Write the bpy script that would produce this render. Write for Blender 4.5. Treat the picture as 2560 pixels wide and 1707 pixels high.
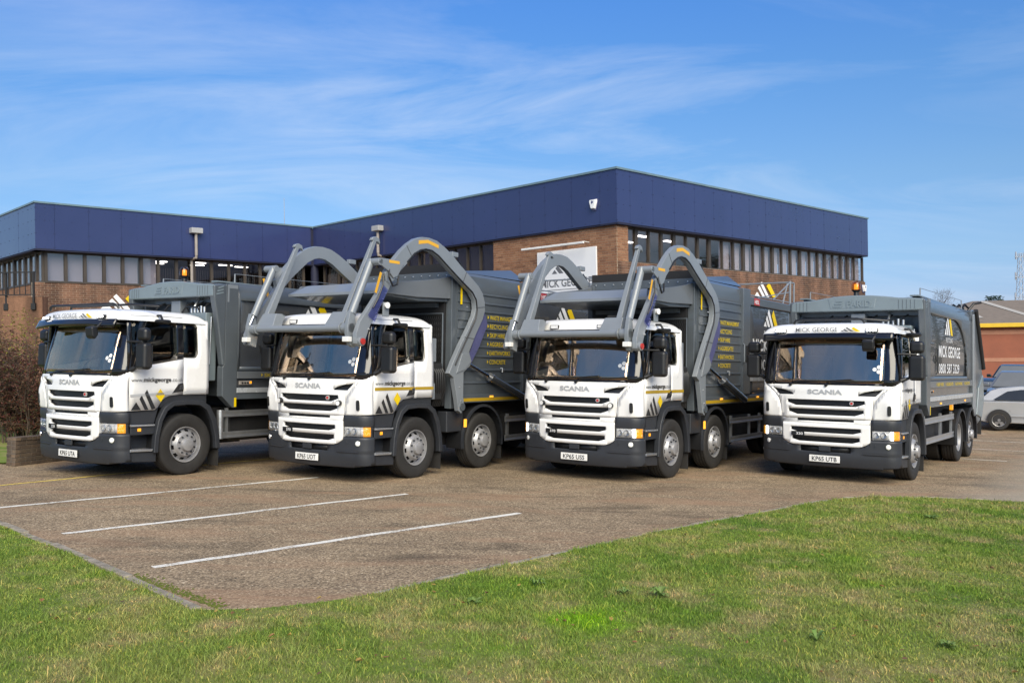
import bpy, bmesh, math, random
import numpy as np
from mathutils import Matrix, Vector
for o in list(bpy.data.objects): bpy.data.objects.remove(o, do_unlink=True)
random.seed(7); RNG = np.random.default_rng(11)
SC = bpy.context.scene; COL = SC.collection
R = math.radians
# ------------------------------------------------------------------ camera, sky, sun, exposure
CAM_H = 2.3443; PITCH = .0016; ROLL = .0164
cam_d = bpy.data.cameras.new('camera'); cam_d.sensor_width = 36; cam_d.lens = 36*2193.6/2560; cam_d.clip_start = .05; cam_d.clip_end = 3000
cam = bpy.data.objects.new('camera', cam_d); COL.objects.link(cam)
F = Vector((0, math.cos(PITCH), math.sin(PITCH))); U0 = Vector((0, -math.sin(PITCH), math.cos(PITCH))); X0 = Vector((1, 0, 0))
Uv = U0*math.cos(ROLL)+X0*math.sin(ROLL); Rv = X0*math.cos(ROLL)-U0*math.sin(ROLL)
cam.matrix_world = Matrix(((Rv.x, Uv.x, -F.x, 0), (Rv.y, Uv.y, -F.y, 0), (Rv.z, Uv.z, -F.z, CAM_H), (0, 0, 0, 1)))
SC.camera = cam
SUN_EL, SUN_AZ = 37, 167      # azimuth clockwise from +Y: behind the camera, a little to its right
wd = bpy.data.worlds.new('World'); SC.world = wd; wd.use_nodes = True
nt = wd.node_tree; nt.nodes.clear()
def N(t, typ, **kw):
    n = t.nodes.new(typ)
    for k, v in kw.items(): setattr(n, k, v)
    return n
out = N(nt, 'ShaderNodeOutputWorld'); bg = N(nt, 'ShaderNodeBackground'); bg.inputs[1].default_value = .074
sky = N(nt, 'ShaderNodeTexSky', sky_type='NISHITA', sun_disc=False, sun_elevation=R(SUN_EL), sun_rotation=R(SUN_AZ), air_density=1.0, dust_density=.2, ozone_density=2.2)
hs = N(nt, 'ShaderNodeHueSaturation'); hs.inputs['Saturation'].default_value = 1.0
tc = N(nt, 'ShaderNodeTexCoord')
# thin wind-drawn cirrus over the whole sky: direction projected on a high flat layer
sep = N(nt, 'ShaderNodeSeparateXYZ'); nt.links.new(tc.outputs['Generated'], sep.inputs[0])
def MATH(t, op, a, b=None, clamp=False):
    n = N(t, 'ShaderNodeMath', operation=op, use_clamp=clamp)
    for i, q in enumerate((a, b)):
        if q is None: continue
        if isinstance(q, (int, float)): n.inputs[i].default_value = q
        else: t.links.new(q, n.inputs[i])
    return n.outputs[0]
zz = MATH(nt, 'ADD', MATH(nt, 'MAXIMUM', sep.outputs[2], 0.0), .16)
cx_ = MATH(nt, 'DIVIDE', sep.outputs[0], zz); cy_ = MATH(nt, 'DIVIDE', sep.outputs[1], zz)
cmb = N(nt, 'ShaderNodeCombineXYZ'); nt.links.new(cx_, cmb.inputs[0]); nt.links.new(cy_, cmb.inputs[1])
mp = N(nt, 'ShaderNodeMapping'); mp.inputs['Rotation'].default_value = (0, 0, R(24)); mp.inputs['Scale'].default_value = (.55, 1.15, 1); mp.inputs['Location'].default_value = (1.7, 2.2, 0)
nt.links.new(cmb.outputs[0], mp.inputs[0])
n1 = N(nt, 'ShaderNodeTexNoise'); n1.inputs['Scale'].default_value = 1.5; n1.inputs['Detail'].default_value = 9; n1.inputs['Roughness'].default_value = .62; n1.inputs['Distortion'].default_value = .9
n2 = N(nt, 'ShaderNodeTexNoise'); n2.inputs['Scale'].default_value = .62; n2.inputs['Detail'].default_value = 3
nt.links.new(mp.outputs[0], n1.inputs[0]); nt.links.new(mp.outputs[0], n2.inputs[0])
def RAMP(t, fac, pts, interp='LINEAR'):
    n = N(t, 'ShaderNodeValToRGB'); n.color_ramp.interpolation = interp
    e = n.color_ramp.elements
    while len(e) < len(pts): e.new(.5)
    for q, (p, c) in zip(e, pts):
        q.position = p; q.color = (c, c, c, 1) if isinstance(c, (int, float)) else (*c[:3], 1)
    t.links.new(fac, n.inputs[0]); return n.outputs[0]
cl = MATH(nt, 'MULTIPLY', RAMP(nt, n1.outputs['Fac'], [(.43, 0), (.76, 1)]), RAMP(nt, n2.outputs['Fac'], [(.34, 0), (.60, 1)]))
cl = MATH(nt, 'MULTIPLY', cl, .50)
mixc = N(nt, 'ShaderNodeMixRGB'); mixc.inputs[2].default_value = (6.6, 6.9, 7.4, 1)
# deeper, cleaner air than the standard atmosphere: one smooth grade from horizon to zenith, the same all round
grade = N(nt, 'ShaderNodeMixRGB', blend_type='MULTIPLY'); grade.inputs[0].default_value = 1
gr_ = RAMP(nt, sep.outputs[2], [(0, (.39, .48, .82)), (.03, (.40, .50, .86)), (.085, (.46, .58, .80)), (.17, (.53, .69, .86)), (.28, (.48, .77, 1.05)), (.36, (.44, .80, 1.22)), (1, (.40, .76, 1.28))])
nt.links.new(sky.outputs[0], hs.inputs['Color']); nt.links.new(hs.outputs[0], grade.inputs[1]); nt.links.new(gr_, grade.inputs[2]); nt.links.new(grade.outputs[0], mixc.inputs[1]); nt.links.new(cl, mixc.inputs[0])
nt.links.new(mixc.outputs[0], bg.inputs[0]); nt.links.new(bg.outputs[0], out.inputs[0])
sd = bpy.data.lights.new('sun', 'SUN'); sd.energy = 2.95; sd.angle = R(50); sd.color = (1, .90, .70)
sun = bpy.data.objects.new('sun', sd); COL.objects.link(sun)
az = R(SUN_AZ); el = R(SUN_EL); L = Vector((math.sin(az)*math.cos(el), math.cos(az)*math.cos(el), math.sin(el)))
sun.rotation_euler = (-L).to_track_quat('-Z', 'Y').to_euler(); sun.location = L*60
vs = SC.view_settings; vs.view_transform = 'Standard'; vs.look = 'None'; vs.gamma = 1; vs.use_curve_mapping = False; vs.exposure = .93
SC.cycles.max_bounces = 8; SC.cycles.transparent_max_bounces = 16; SC.cycles.caustics_reflective = False; SC.cycles.caustics_refractive = False
try: SC.cycles.use_denoising = True
except Exception: pass
GX, GY = -.0313, -.0255
def gz(x, y): return GX*max(-45, min(15.5, x)) + GY*(max(-12, min(27.5, y))-15)
def gmat(x, y, yaw, dz=0):
    """pose of a thing standing on the sloping ground"""
    z = Vector((-GX, -GY, 1)).normalized(); yv = Vector((-math.sin(yaw), math.cos(yaw), 0)); yv = (yv-z*yv.dot(z)).normalized(); xv = yv.cross(z)
    p = (x, y, gz(x, y)+dz)
    return Matrix(((xv.x, yv.x, z.x, p[0]), (xv.y, yv.y, z.y, p[1]), (xv.z, yv.z, z.z, p[2]), (0, 0, 0, 1)))
# ------------------------------------------------------------------ materials
M = {}
def newmat(name):
    m = bpy.data.materials.new(name); m.use_nodes = True; t = m.node_tree; b = t.nodes['Principled BSDF']; M[name] = m
    return m, t, b
def paint(name, col, rough=.5, metal=0, coat=0, spec=.5, var=.06, scale=3., bump=0, bscale=200, emit=None, es=0, coatr=.03):
    m, t, b = newmat(name)
    b.inputs['Roughness'].default_value = rough; b.inputs['Metallic'].default_value = metal; b.inputs['Specular IOR Level'].default_value = spec
    b.inputs['Coat Weight'].default_value = coat; b.inputs['Coat Roughness'].default_value = coatr
    g = N(t, 'ShaderNodeNewGeometry'); no = N(t, 'ShaderNodeTexNoise'); no.inputs['Scale'].default_value = scale; no.inputs['Detail'].default_value = 6; no.inputs['Roughness'].default_value = .6
    t.links.new(g.outputs['Position'], no.inputs[0])
    f = RAMP(t, no.outputs['Fac'], [(.3, 1-var), (.7, 1+var)])
    mx = N(t, 'ShaderNodeMixRGB', blend_type='MULTIPLY'); mx.inputs[0].default_value = 1; mx.inputs[1].default_value = (*col, 1); t.links.new(f, mx.inputs[2]); t.links.new(mx.outputs[0], b.inputs['Base Color'])
    r = RAMP(t, no.outputs['Fac'], [(.3, max(0, rough-.04)), (.7, min(1, rough+.06))]); t.links.new(r, b.inputs['Roughness'])
    if bump:
        n2 = N(t, 'ShaderNodeTexNoise'); n2.inputs['Scale'].default_value = bscale; n2.inputs['Detail'].default_value = 3; t.links.new(g.outputs['Position'], n2.inputs[0])
        bp = N(t, 'ShaderNodeBump'); bp.inputs['Strength'].default_value = bump; bp.inputs['Distance'].default_value = .01; t.links.new(n2.outputs['Fac'], bp.inputs['Height']); t.links.new(bp.outputs[0], b.inputs['Normal'])
    if emit: b.inputs['Emission Color'].default_value = (*emit, 1); b.inputs['Emission Strength'].default_value = es
    return m
paint('white_paint', (.80, .80, .79), .28, coat=.5, var=.02)
paint('grey_body', (.082, .096, .110), .34, coat=.5, var=.10, scale=1.6, coatr=.07)
paint('grey_body_gloss', (.058, .064, .073), .22, coat=.8, var=.05, coatr=.02)
paint('grey_header', (.17, .21, .23), .36, coat=.4, var=.05, coatr=.1)
paint('grey_arm', (.20, .222, .245), .34, coat=.4, var=.05, coatr=.08)
paint('grey_hood', (.135, .148, .162), .4, coat=.3, var=.05, coatr=.1)
paint('dark_plastic', (.026, .029, .035), .46, var=.08, bump=.1, bscale=400)
paint('black_plastic', (.012, .0125, .014), .42, var=.1)
paint('black_gloss', (.008, .008, .010), .12, coat=.4)
paint('chassis_black', (.016, .016, .017), .6, var=.25)
paint('rubber', (.020, .019, .018), .75, var=.2, scale=9, bump=.15, bscale=120)
paint('rim_silver', (.34, .34, .35), .34, metal=.35, var=.12, scale=14)
paint('chrome', (.72, .72, .74), .12, metal=1)
paint('aluminium', (.56, .58, .60), .34, metal=.85, var=.08, scale=8)
paint('silver_rail', (.50, .53, .56), .25, metal=.25, coat=.4, var=.08)
paint('amber', (.85, .28, .01), .15, coat=.6, emit=(1, .42, .03), es=.45)  # low emission put in to brighten the amber; the control label glows too
paint('amber_lit', (.9, .36, .02), .2, emit=(1, .45, .05), es=.55)
paint('lamp_lit', (.9, .9, .9), .2, emit=(1, .98, .95), es=5)
paint('lamp_reflector', (.80, .80, .79), .3, metal=.0, coat=.5, var=.18, scale=50)
paint('red_paint', (.45, .025, .02), .35, coat=.3)
paint('yellow_film', (.78, .55, .0), .4, var=.04)
paint('gold_film', (.42, .27, .015), .4, var=.05)
paint('orange_film', (.75, .40, .03), .45)
paint('text_grey', (.14, .145, .155), .4)
paint('text_lightgrey', (.42, .43, .44), .4)
paint('text_black', (.015, .015, .017), .4)
paint('text_white', (.78, .79, .80), .4)
paint('text_yellow', (.68, .50, .01), .45)
paint('badge_silver', (.5, .51, .52), .35, metal=.3)
paint('plate_white', (.78, .78, .76), .35)
paint('sticker_white', (.75, .76, .76), .5)
paint('cab_lining', (.09, .09, .092), .9)
paint('seat_cloth', (.03, .03, .034), .9, var=.2, scale=30)
paint('blue_guard', (.085, .09, .20), .3, var=.1)
paint('panel_blue', (.027, .038, .118), .30, coat=.5, var=.09, scale=.5, coatr=.08)
paint('panel_joint', (.012, .015, .04), .7)
paint('coping', (.18, .27, .30), .35, metal=.3, var=.1)
paint('window_frame', (.055, .045, .036), .5, var=.15)
paint('interior_dark', (.035, .035, .038), .9)
paint('blind_grey', (.30, .29, .32), .8, var=.03)
paint('blind_dark', (.10, .09, .085), .8, var=.2)
paint('pipe_grey', (.30, .27, .245), .6, var=.12, scale=6)
paint('hopper_grey', (.36, .365, .37), .5, var=.1)
paint('sign_white', (.80, .81, .82), .35, var=.02)
paint('iron_black', (.012, .012, .013), .5)
paint('concrete_kerb', (.27, .235, .18), .9, var=.45, scale=9, bump=.5, bscale=60)
paint('white_line', (.78, .75, .66), .7, var=.10, scale=22, bump=.2, bscale=150)
paint('yellow_line', (.70, .52, .10), .75, var=.3, scale=14, bump=.2, bscale=150)
paint('car_silver', (.40, .41, .42), .3, metal=.25, coat=.8, var=.02)
paint('car_grey', (.20, .215, .23), .3, metal=.4, coat=.8, var=.02)
paint('car_dark', (.012, .02, .02), .25, coat=.8)
paint('alloy', (.30, .29, .28), .4, metal=.7, var=.1, scale=20)
paint('roof_brown', (.19, .155, .12), .85, var=.15, scale=2.5)
paint('roof_light', (.40, .38, .34), .8)
paint('yellow_eaves', (.58, .38, .01), .5, var=.06)
paint('red_brick_far', (.235, .083, .05), .9, var=.12, scale=1.2)
paint('pale_brick_band', (.34, .17, .11), .9, var=.1)
paint('ceiling_light', (.9, .9, .9), .5, emit=(1, .96, .88), es=4)
paint('car_glass_dark', (.025, .028, .03), .1, coat=.3)
paint('car_window', (.15, .16, .165), .12, coat=.3)  # light grey reflection on the screens is put into this colour
paint('blind_pale', (.52, .50, .52), .8, var=.03)
paint('mast_steel', (.40, .42, .45), .5, metal=.4)  # pale grey-blue: distance haze on the mast is mixed into the colour
paint('bark', (.085, .062, .045), .9, var=.3, scale=20)
paint('ceramic_badge', (.62, .6, .58), .3, metal=.5)
paint('rubber_flap', (.014, .014, .015), .7)
paint('red_light', (.55, .02, .03), .2, coat=.6)
def glass(name, tint, refl, rough=0.0, glow=(.9, .92, .95)):
    m, t, b = newmat(name); t.nodes.remove(b); o = t.nodes['Material Output']
    tr = N(t, 'ShaderNodeBsdfTransparent'); tr.inputs[0].default_value = (*tint, 1)
    gl = N(t, 'ShaderNodeBsdfGlossy'); gl.inputs['Roughness'].default_value = rough; gl.inputs[0].default_value = (*glow, 1)
    lw = N(t, 'ShaderNodeLayerWeight'); lw.inputs[0].default_value = .5
    fac = MATH(t, 'ADD', MATH(t, 'MULTIPLY', MATH(t, 'POWER', lw.outputs['Facing'], 4.0), .8), refl, clamp=True)
    mx = N(t, 'ShaderNodeMixShader'); t.links.new(fac, mx.inputs[0]); t.links.new(tr.outputs[0], mx.inputs[1]); t.links.new(gl.outputs[0], mx.inputs[2]); t.links.new(mx.outputs[0], o.inputs[0])
    return m
glass('windscreen_glass', (.84, .86, .86), .31, .03, (1, .76, .56))
glass('side_glass', (.30, .33, .32), .03, .01, (.9, .84, .76))
glass('building_glass', (.95, .94, .96), .10, .02, (.9, .8, .70))
glass('lens_glass', (.92, .92, .92), .02, .02)
glass('amber_dome', (1., .66, .16), .04, .02)
glass('blue_film', (.66, .67, .90), .05, .08)
def brick_mat(name, cols, stain=0.0):
    m, t, b = newmat(name); b.inputs['Roughness'].default_value = .9
    g = N(t, 'ShaderNodeNewGeometry'); oi = N(t, 'ShaderNodeObjectInfo')
    fr = MATH(t, 'FRACT', MATH(t, 'ADD', g.outputs['Random Per Island'], oi.outputs['Random']))
    c = RAMP(t, fr, [(i/(len(cols)-1), q) for i, q in enumerate(cols)])
    no = N(t, 'ShaderNodeTexNoise'); no.inputs['Scale'].default_value = 26; no.inputs['Detail'].default_value = 5; t.links.new(g.outputs['Position'], no.inputs[0])
    mx = N(t, 'ShaderNodeMixRGB', blend_type='MULTIPLY'); mx.inputs[0].default_value = 1; t.links.new(c, mx.inputs[1]); t.links.new(RAMP(t, no.outputs['Fac'], [(.3, .72), (.7, 1.2)]), mx.inputs[2])
    last = mx.outputs[0]
    if stain:
        mpn = N(t, 'ShaderNodeMapping'); mpn.inputs['Scale'].default_value = (1.3, 1.3, .16); t.links.new(g.outputs['Position'], mpn.inputs[0])
        n2 = N(t, 'ShaderNodeTexNoise'); n2.inputs['Scale'].default_value = 1.6; n2.inputs['Detail'].default_value = 5; t.links.new(mpn.outputs[0], n2.inputs[0])
        m2 = N(t, 'ShaderNodeMixRGB', blend_type='MULTIPLY'); m2.inputs[0].default_value = stain; t.links.new(last, m2.inputs[1]); t.links.new(RAMP(t, n2.outputs['Fac'], [(.42, .35), (.62, 1.1)]), m2.inputs[2]); last = m2.outputs[0]
    t.links.new(last, b.inputs['Base Color'])
    bp = N(t, 'ShaderNodeBump'); bp.inputs['Strength'].default_value = .4; bp.inputs['Distance'].default_value = .004; t.links.new(no.outputs['Fac'], bp.inputs['Height']); t.links.new(bp.outputs[0], b.inputs['Normal'])
    return m
brick_mat('brick_brown', [(.235, .112, .058), (.30, .148, .078), (.195, .092, .05), (.34, .18, .098), (.25, .12, .062)])
brick_mat('brick_stained', [(.17, .088, .055), (.215, .11, .066), (.14, .075, .05), (.24, .125, .075), (.18, .092, .056)], .75)
brick_mat('brick_old', [(.10, .075, .055), (.14, .095, .062), (.075, .06, .048), (.165, .115, .075), (.11, .085, .06)], .6)
paint('mortar', (.44, .36, .27), .95, var=.15, scale=9)
paint('mortar_dark', (.12, .105, .085), .95, var=.2, scale=9)
def worn(name):
    t = M[name].node_tree; b = t.nodes['Principled BSDF']; src = b.inputs['Base Color'].links[0].from_socket
    g = N(t, 'ShaderNodeNewGeometry'); n = N(t, 'ShaderNodeTexNoise'); n.inputs['Scale'].default_value = 34; n.inputs['Detail'].default_value = 6; n.inputs['Roughness'].default_value = .7; t.links.new(g.outputs['Position'], n.inputs[0])
    n2 = N(t, 'ShaderNodeTexNoise'); n2.inputs['Scale'].default_value = 1.7; n2.inputs['Detail'].default_value = 3; t.links.new(g.outputs['Position'], n2.inputs[0])
    f = RAMP(t, MATH(t, 'ADD', n.outputs['Fac'], MATH(t, 'MULTIPLY', MATH(t, 'SUBTRACT', n2.outputs['Fac'], .5), .5)), [(.50, 0), (.62, .85)])
    mx = N(t, 'ShaderNodeMixRGB'); mx.inputs[2].default_value = (.24, .18, .11, 1); t.links.new(f, mx.inputs[0]); t.links.new(src, mx.inputs[1]); t.links.new(mx.outputs[0], b.inputs['Base Color'])
worn('white_line')
def asphalt():
    m, t, b = newmat('asphalt'); b.inputs['Roughness'].default_value = .88; b.inputs['Specular IOR Level'].default_value = .35
    g = N(t, 'ShaderNodeNewGeometry'); P = g.outputs['Position']
    def noise(s, d=4, r=.55, dist=0, vec=None):
        n = N(t, 'ShaderNodeTexNoise'); n.inputs['Scale'].default_value = s; n.inputs['Detail'].default_value = d; n.inputs['Roughness'].default_value = r; n.inputs['Distortion'].default_value = dist
        t.links.new(vec or P, n.inputs[0]); return n.outputs['Fac']
    v = N(t, 'ShaderNodeTexVoronoi'); v.inputs['Scale'].default_value = 58; t.links.new(P, v.inputs[0])
    st = RAMP(t, MATH(t, 'FRACT', MATH(t, 'MULTIPLY', v.outputs['Color'], 1.0)), [(0, (.115, .084, .050)), (.35, (.245, .181, .111)), (.62, (.345, .258, .159)), (.85, (.46, .352, .222)), (1, (.80, .67, .47))])
    crev = RAMP(t, v.outputs['Distance'], [(.0, 1.1), (.55, .95), (.9, .45)])
    a = N(t, 'ShaderNodeMixRGB', blend_type='MULTIPLY'); a.inputs[0].default_value = 1; t.links.new(st, a.inputs[1]); t.links.new(crev, a.inputs[2])
    big = RAMP(t, noise(.35, 5, .6, .4), [(.3, .80), (.7, 1.16)])
    a2 = N(t, 'ShaderNodeMixRGB', blend_type='MULTIPLY'); a2.inputs[0].default_value = 1; t.links.new(a.outputs[0], a2.inputs[1]); t.links.new(big, a2.inputs[2])
    mid = RAMP(t, noise(2.3, 5, .65, .5), [(.32, .84), (.68, 1.15)])
    a2b = N(t, 'ShaderNodeMixRGB', blend_type='MULTIPLY'); a2b.inputs[0].default_value = 1; t.links.new(a2.outputs[0], a2b.inputs[1]); t.links.new(mid, a2b.inputs[2]); a2 = a2b
    # dark oil and damp patches, drawn out along the bays
    mpn = N(t, 'ShaderNodeMapping'); mpn.inputs['Rotation'].default_value = (0, 0, R(-45)); mpn.inputs['Scale'].default_value = (.45, 1.5, 1); t.links.new(P, mpn.inputs[0])
    dk = RAMP(t, noise(1.1, 7, .62, .6, mpn.outputs[0]), [(.53, 1), (.63, .70), (.76, .46)])
    a3 = N(t, 'ShaderNodeMixRGB', blend_type='MULTIPLY'); a3.inputs[0].default_value = .95; t.links.new(a2.outputs[0], a3.inputs[1]); t.links.new(dk, a3.inputs[2])
    # rusty, sandy traces
    rs = RAMP(t, noise(.8, 6, .6, .8, mpn.outputs[0]), [(.50, 0), (.70, .65)])
    a4 = N(t, 'ShaderNodeMixRGB'); a4.inputs[2].default_value = (.33, .20, .115, 1); t.links.new(rs, a4.inputs[0]); t.links.new(a3.outputs[0], a4.inputs[1])
    # greener, mossier surface by the lawn corner, greyer newer patch far right
    sp = N(t, 'ShaderNodeSeparateXYZ'); t.links.new(P, sp.inputs[0])
    gr = RAMP(t, MATH(t, 'ADD', sp.outputs[0], MATH(t, 'MULTIPLY', noise(.7, 3), 2.5)), [(0, 0), (1, 0)])
    nw = N(t, 'ShaderNodeMapRange'); nw.inputs[1].default_value = 7.6; nw.inputs[2].default_value = 9.4; t.links.new(MATH(t, 'ADD', MATH(t, 'SUBTRACT', sp.outputs[0], MATH(t, 'MULTIPLY', MATH(t, 'SUBTRACT', sp.outputs[1], 14.5), .75)), MATH(t, 'MULTIPLY', noise(.9, 3), 1.2)), nw.inputs[0])
    a5 = N(t, 'ShaderNodeMixRGB'); a5.inputs[2].default_value = (.40, .36, .285, 1); t.links.new(MATH(t, 'MULTIPLY', nw.outputs[0], .6), a5.inputs[0]); t.links.new(a4.outputs[0], a5.inputs[1])
    t.links.new(a5.outputs[0], b.inputs['Base Color'])
    bp = N(t, 'ShaderNodeBump'); bp.inputs['Strength'].default_value = .55; bp.inputs['Distance'].default_value = .006; t.links.new(MATH(t, 'SUBTRACT', 1, v.outputs['Distance']), bp.inputs['Height']); t.links.new(bp.outputs[0], b.inputs['Normal'])
asphalt()
LUSH = (.52, 6.75)
def grass_mat(name, blade):
    m, t, b = newmat(name); b.inputs['Roughness'].default_value = .65; b.inputs['Specular IOR Level'].default_value = .25
    g = N(t, 'ShaderNodeNewGeometry'); P = g.outputs['Position']
    def noise(s, d=4, r=.6):
        n = N(t, 'ShaderNodeTexNoise'); n.inputs['Scale'].default_value = s; n.inputs['Detail'].default_value = d; n.inputs['Roughness'].default_value = r; t.links.new(P, n.inputs[0]); return n.outputs['Fac']
    base = RAMP(t, noise(.55, 5), [(.34, (.125, .235, .034)), (.5, (.205, .302, .056)), (.66, (.295, .345, .092))])
    dry = RAMP(t, noise(1.9, 5, .65), [(.47, 0), (.68, .85)])
    a = N(t, 'ShaderNodeMixRGB'); a.inputs[2].default_value = (.41, .36, .18, 1); t.links.new(dry, a.inputs[0]); t.links.new(base, a.inputs[1])
    lush = RAMP(t, noise(.8, 3), [(.56, 0), (.72, .8)])
    a2 = N(t, 'ShaderNodeMixRGB'); a2.inputs[2].default_value = (.18, .33, .03, 1); t.links.new(lush, a2.inputs[0]); t.links.new(a.outputs[0], a2.inputs[1]); last = a2.outputs[0]
    dist = N(t, 'ShaderNodeVectorMath', operation='DISTANCE'); t.links.new(P, dist.inputs[0]); dist.inputs[1].default_value = (LUSH[0], LUSH[1], .2)
    lm = RAMP(t, MATH(t, 'ADD', dist.outputs['Value'], MATH(t, 'MULTIPLY', noise(3.5, 3), .5)), [(.35, .9), (.75, 0)])
    a3 = N(t, 'ShaderNodeMixRGB'); a3.inputs[2].default_value = (.20, .42, .01, 1); t.links.new(lm, a3.inputs[0]); t.links.new(last, a3.inputs[1]); last = a3.outputs[0]
    if blade:
        rr = RAMP(t, g.outputs['Random Per Island'], [(0, (.55, .6, .5)), (.5, (1, 1, 1)), (.86, (1.3, 1.25, 1.1)), (.94, (2.0, 1.5, 1.5)), (1, (2.3, 1.6, 1.6))])
        mx = N(t, 'ShaderNodeMixRGB', blend_type='MULTIPLY'); mx.inputs[0].default_value = 1; t.links.new(last, mx.inputs[1]); t.links.new(rr, mx.inputs[2]); last = mx.outputs[0]
    else:
        mx = N(t, 'ShaderNodeMixRGB', blend_type='MULTIPLY'); mx.inputs[0].default_value = 1; mx.inputs[2].default_value = (.66, .58, .55, 1); t.links.new(last, mx.inputs[1]); last = mx.outputs[0]
    t.links.new(last, b.inputs['Base Color'])
    if blade:
        o = t.nodes['Material Output']; tl = N(t, 'ShaderNodeBsdfTranslucent'); t.links.new(last, tl.inputs[0]); ms = N(t, 'ShaderNodeMixShader'); ms.inputs[0].default_value = .3
        t.links.new(b.outputs[0], ms.inputs[1]); t.links.new(tl.outputs[0], ms.inputs[2]); t.links.new(ms.outputs[0], o.inputs[0])
grass_mat('grass_blade', True); grass_mat('lawn_soil', False)
def leaf_mat(name, cols, trans=.25):
    m, t, b = newmat(name); b.inputs['Roughness'].default_value = .6
    g = N(t, 'ShaderNodeNewGeometry'); c = RAMP(t, g.outputs['Random Per Island'], [(i/(len(cols)-1), q) for i, q in enumerate(cols)]); t.links.new(c, b.inputs['Base Color'])
    o = t.nodes['Material Output']; tl = N(t, 'ShaderNodeBsdfTranslucent'); t.links.new(c, tl.inputs[0]); ms = N(t, 'ShaderNodeMixShader'); ms.inputs[0].default_value = trans
    t.links.new(b.outputs[0], ms.inputs[1]); t.links.new(tl.outputs[0], ms.inputs[2]); t.links.new(ms.outputs[0], o.inputs[0])
leaf_mat('leaf_fallen', [(.42, .26, .05), (.20, .10, .045), (.50, .36, .08), (.12, .07, .04), (.34, .17, .06)])
leaf_mat('leaf_weed', [(.14, .25, .045), (.19, .29, .06), (.13, .21, .05), (.24, .30, .09)])
leaf_mat('leaf_red', [(.16, .045, .045), (.20, .085, .055), (.11, .075, .045), (.16, .12, .06), (.24, .05, .06), (.10, .13, .035)])
leaf_mat('leaf_yellow', [(.30, .26, .04), (.22, .24, .04), (.36, .30, .07)])
leaf_mat('leaf_evergreen', [(.025, .06, .018), (.04, .085, .022), (.03, .055, .02)])
leaf_mat('twig', [(.075, .05, .038), (.10, .07, .05), (.06, .038, .034), (.12, .085, .055)], 0)
leaf_mat('moss', [(.10, .13, .012), (.14, .16, .02), (.07, .10, .012)])
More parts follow.
